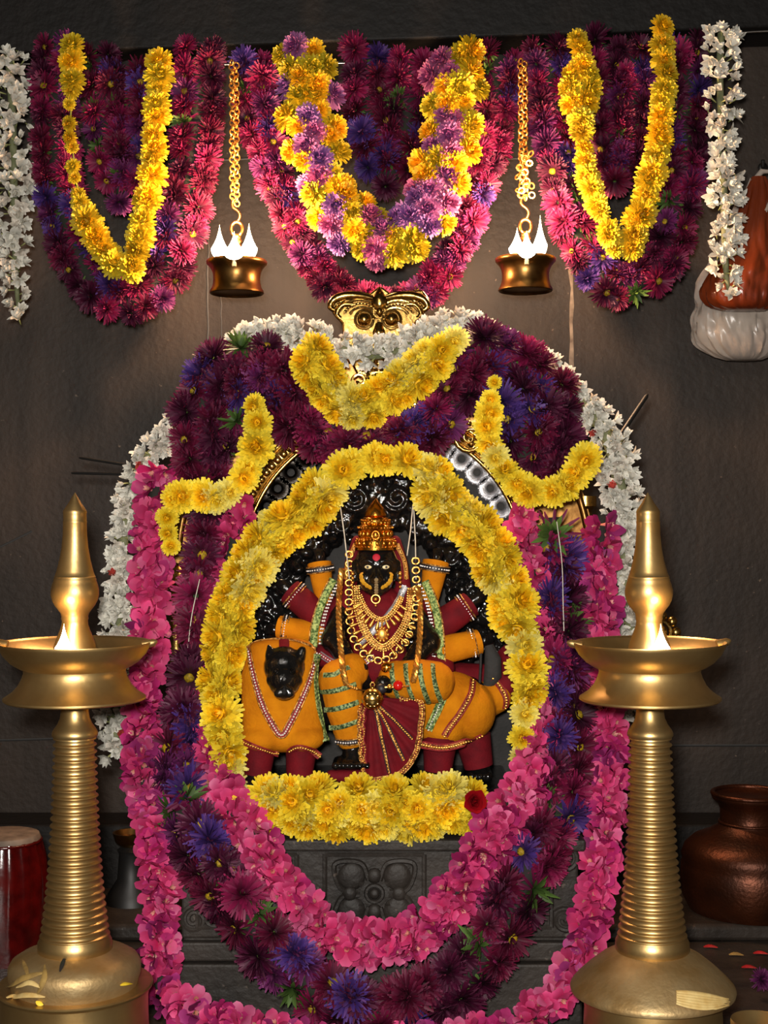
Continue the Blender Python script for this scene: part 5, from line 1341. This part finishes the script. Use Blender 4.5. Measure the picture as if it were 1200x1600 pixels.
def litter():
    def leaf(pts, w, mat, name, label, d0=None):
        """a curled petal or leaf following world points"""
        q = [Vector(p[:3]) for p in spline([tuple(p) for p in pts], .006)]; n = len(q)
        m = MB(); m.tube(q, [w * math.sin(PI * (.08 + .86 * i / (n - 1))) for i in range(n)], 8, flat=(1, .22), up=Vector((0, -.5, 1)))
        return tag(obj(name, m, M[mat]), label, 'petal' if 'petal' in name else 'leaf', 'petals fallen on the dark floor')
    t = thing('wilted_spathe', 'pale wilted leaf lying on the foot of the right lamp', 'leaf', P(1098, 1562, 2.10))
    br = bvh_of([DOME[1], DRUM[1]]); bl = bvh_of([DOME[0], DRUM[0]])
    for k in range(6):
        a = [(1056, 1551 + k * 3.6), (1078, 1553 + k * 4.2), (1105, 1557 + k * 3.9), (1139, 1563 + k * 1.6)]
        q = [hit(br, x, y, 2.10, .0035)[0] for x, y, _ in spline([(x, y, 0) for x, y in a], 4)]; n = len(q)
        m = MB(); m.tube(q, [S(4.6, 2.1) * math.sin(PI * (.18 + .76 * i / (n - 1))) for i in range(n)], 8, flat=(1, .4), up=Vector((0, -.6, 1))); obj('blade', m, M['leaf_pale'], t)
    # dried petals on the left lamp's foot
    L = [([(10, 1545), (36, 1530), (70, 1522)], 6, 'leaf_dry', 'wide dry leaf at the far left on the left lamp foot'),
         ([(10, 1562), (40, 1553), (72, 1556)], 5, 'leaf_pale', 'pale curled petal lowest on the left lamp foot'),
         ([(28, 1542), (46, 1536), (66, 1542)], 4.5, 'leaf_pale', 'pale petal between the dry leaves on the left lamp foot'),
         ([(60, 1552), (70, 1530), (70, 1508)], 5, 'leaf_dry', 'upright dry petal against the left lamp dome'),
         ([(94, 1520), (98, 1508), (103, 1494)], 3.5, 'core_dark', 'black burnt wick standing on the left lamp dome'),
         ([(36, 1502), (42, 1516), (46, 1530)], 3.5, 'leaf_dry', 'thin dry stalk on the left side of the left lamp dome')]
    def lay(bv, a, w, mat, name, label):
        q = [hit(bv, x, y, 2.1, .003)[0] for x, y, _ in spline([(x, y, 0) for x, y in a], 3)]; n = len(q)
        q = [q[0]] + [(q[i - 1] + q[i] + q[i + 1]) / 3 for i in range(1, n - 1)] + [q[-1]]
        m = MB(); m.tube(q, [w * math.sin(PI * (.1 + .84 * i / (n - 1))) for i in range(n)], 8, flat=(1, .3), up=Vector((0, -.7, .7)))
        return tag(obj(name, m, M[mat]), label, 'petal' if 'petal' in name else 'leaf', 'dried petals on the left lamp foot')
    for pts, w, mat, lab in L: lay(bl, pts, S(w, 2.1), mat, 'dry_leaf', lab)
    lay(bl, [(58, 1563), (64, 1567), (71, 1569)], S(4, 2.1), 'petal_yellow', 'yellow_petal', 'small yellow petal on the front rim of the left lamp foot')
    lay(bl, [(186, 1539), (196, 1536), (206, 1536)], S(3.5, 2.1), 'petal_yellow', 'yellow_petal', 'yellow petal on the right rim of the left lamp foot')
    rr = random.Random(8)
    q = [(1110, 1478), (1150, 1490), (1188, 1488), (1170, 1510)]
    for i, (a, b) in enumerate(q):
        d = (ZC - .006) * F / (b - 800); p = P(a, b, d)
        leaf([p + Vector((-.014, 0, -.002)), p + Vector((0, .004, -.001)), p + Vector((.014, -.004, -.002))], .0045, 'rose' if i != 1 else 'leaf_dry', 'floor_petal', ['fallen red petal nearest the right lamp column on the dark floor', 'brown dry petal on the floor under the copper pot', 'red petal at the far right edge of the dark floor', 'red petal just above the fallen mauve aster'][i])
litter()

# ================================================================== LIGHT AND CAMERA
w = bpy.data.worlds.new('World'); scn.world = w; w.use_nodes = True
w.node_tree.nodes['Background'].inputs[0].default_value = (1, .86, .72, 1); w.node_tree.nodes['Background'].inputs[1].default_value = .035

def area(name, loc, target, size, energy, col):
    l = bpy.data.lights.new(name, 'AREA'); l.shape = 'DISK'; l.size = size; l.energy = energy; l.color = col
    o = bpy.data.objects.new(name, l); COL.objects.link(o); o.location = loc
    o.rotation_euler = (Vector(target) - Vector(loc)).to_track_quat('-Z', 'Y').to_euler(); return o
area('flash', (-.05, -.02, ZC + .10), (0, 2.5, ZC - .1), .10, 62, (1, .95, .88))
area('room_fill', (-.3, -.6, 2.1), (0, 2.5, .7), .7, 16, (1, .9, .78))  # soft fill added behind the camera so the brass shows a mid-tone

cam = bpy.data.cameras.new('camera'); co = bpy.data.objects.new('camera', cam); COL.objects.link(co)
co.location = CAM; co.rotation_euler = (PI / 2, 0, 0)
cam.sensor_fit = 'VERTICAL'; cam.sensor_height = 36; cam.lens = 36 * F / 1600; cam.clip_start = .02
scn.camera = co
scn.view_settings.view_transform = 'Standard'
scn.view_settings.look = 'None'
scn.view_settings.exposure = 0
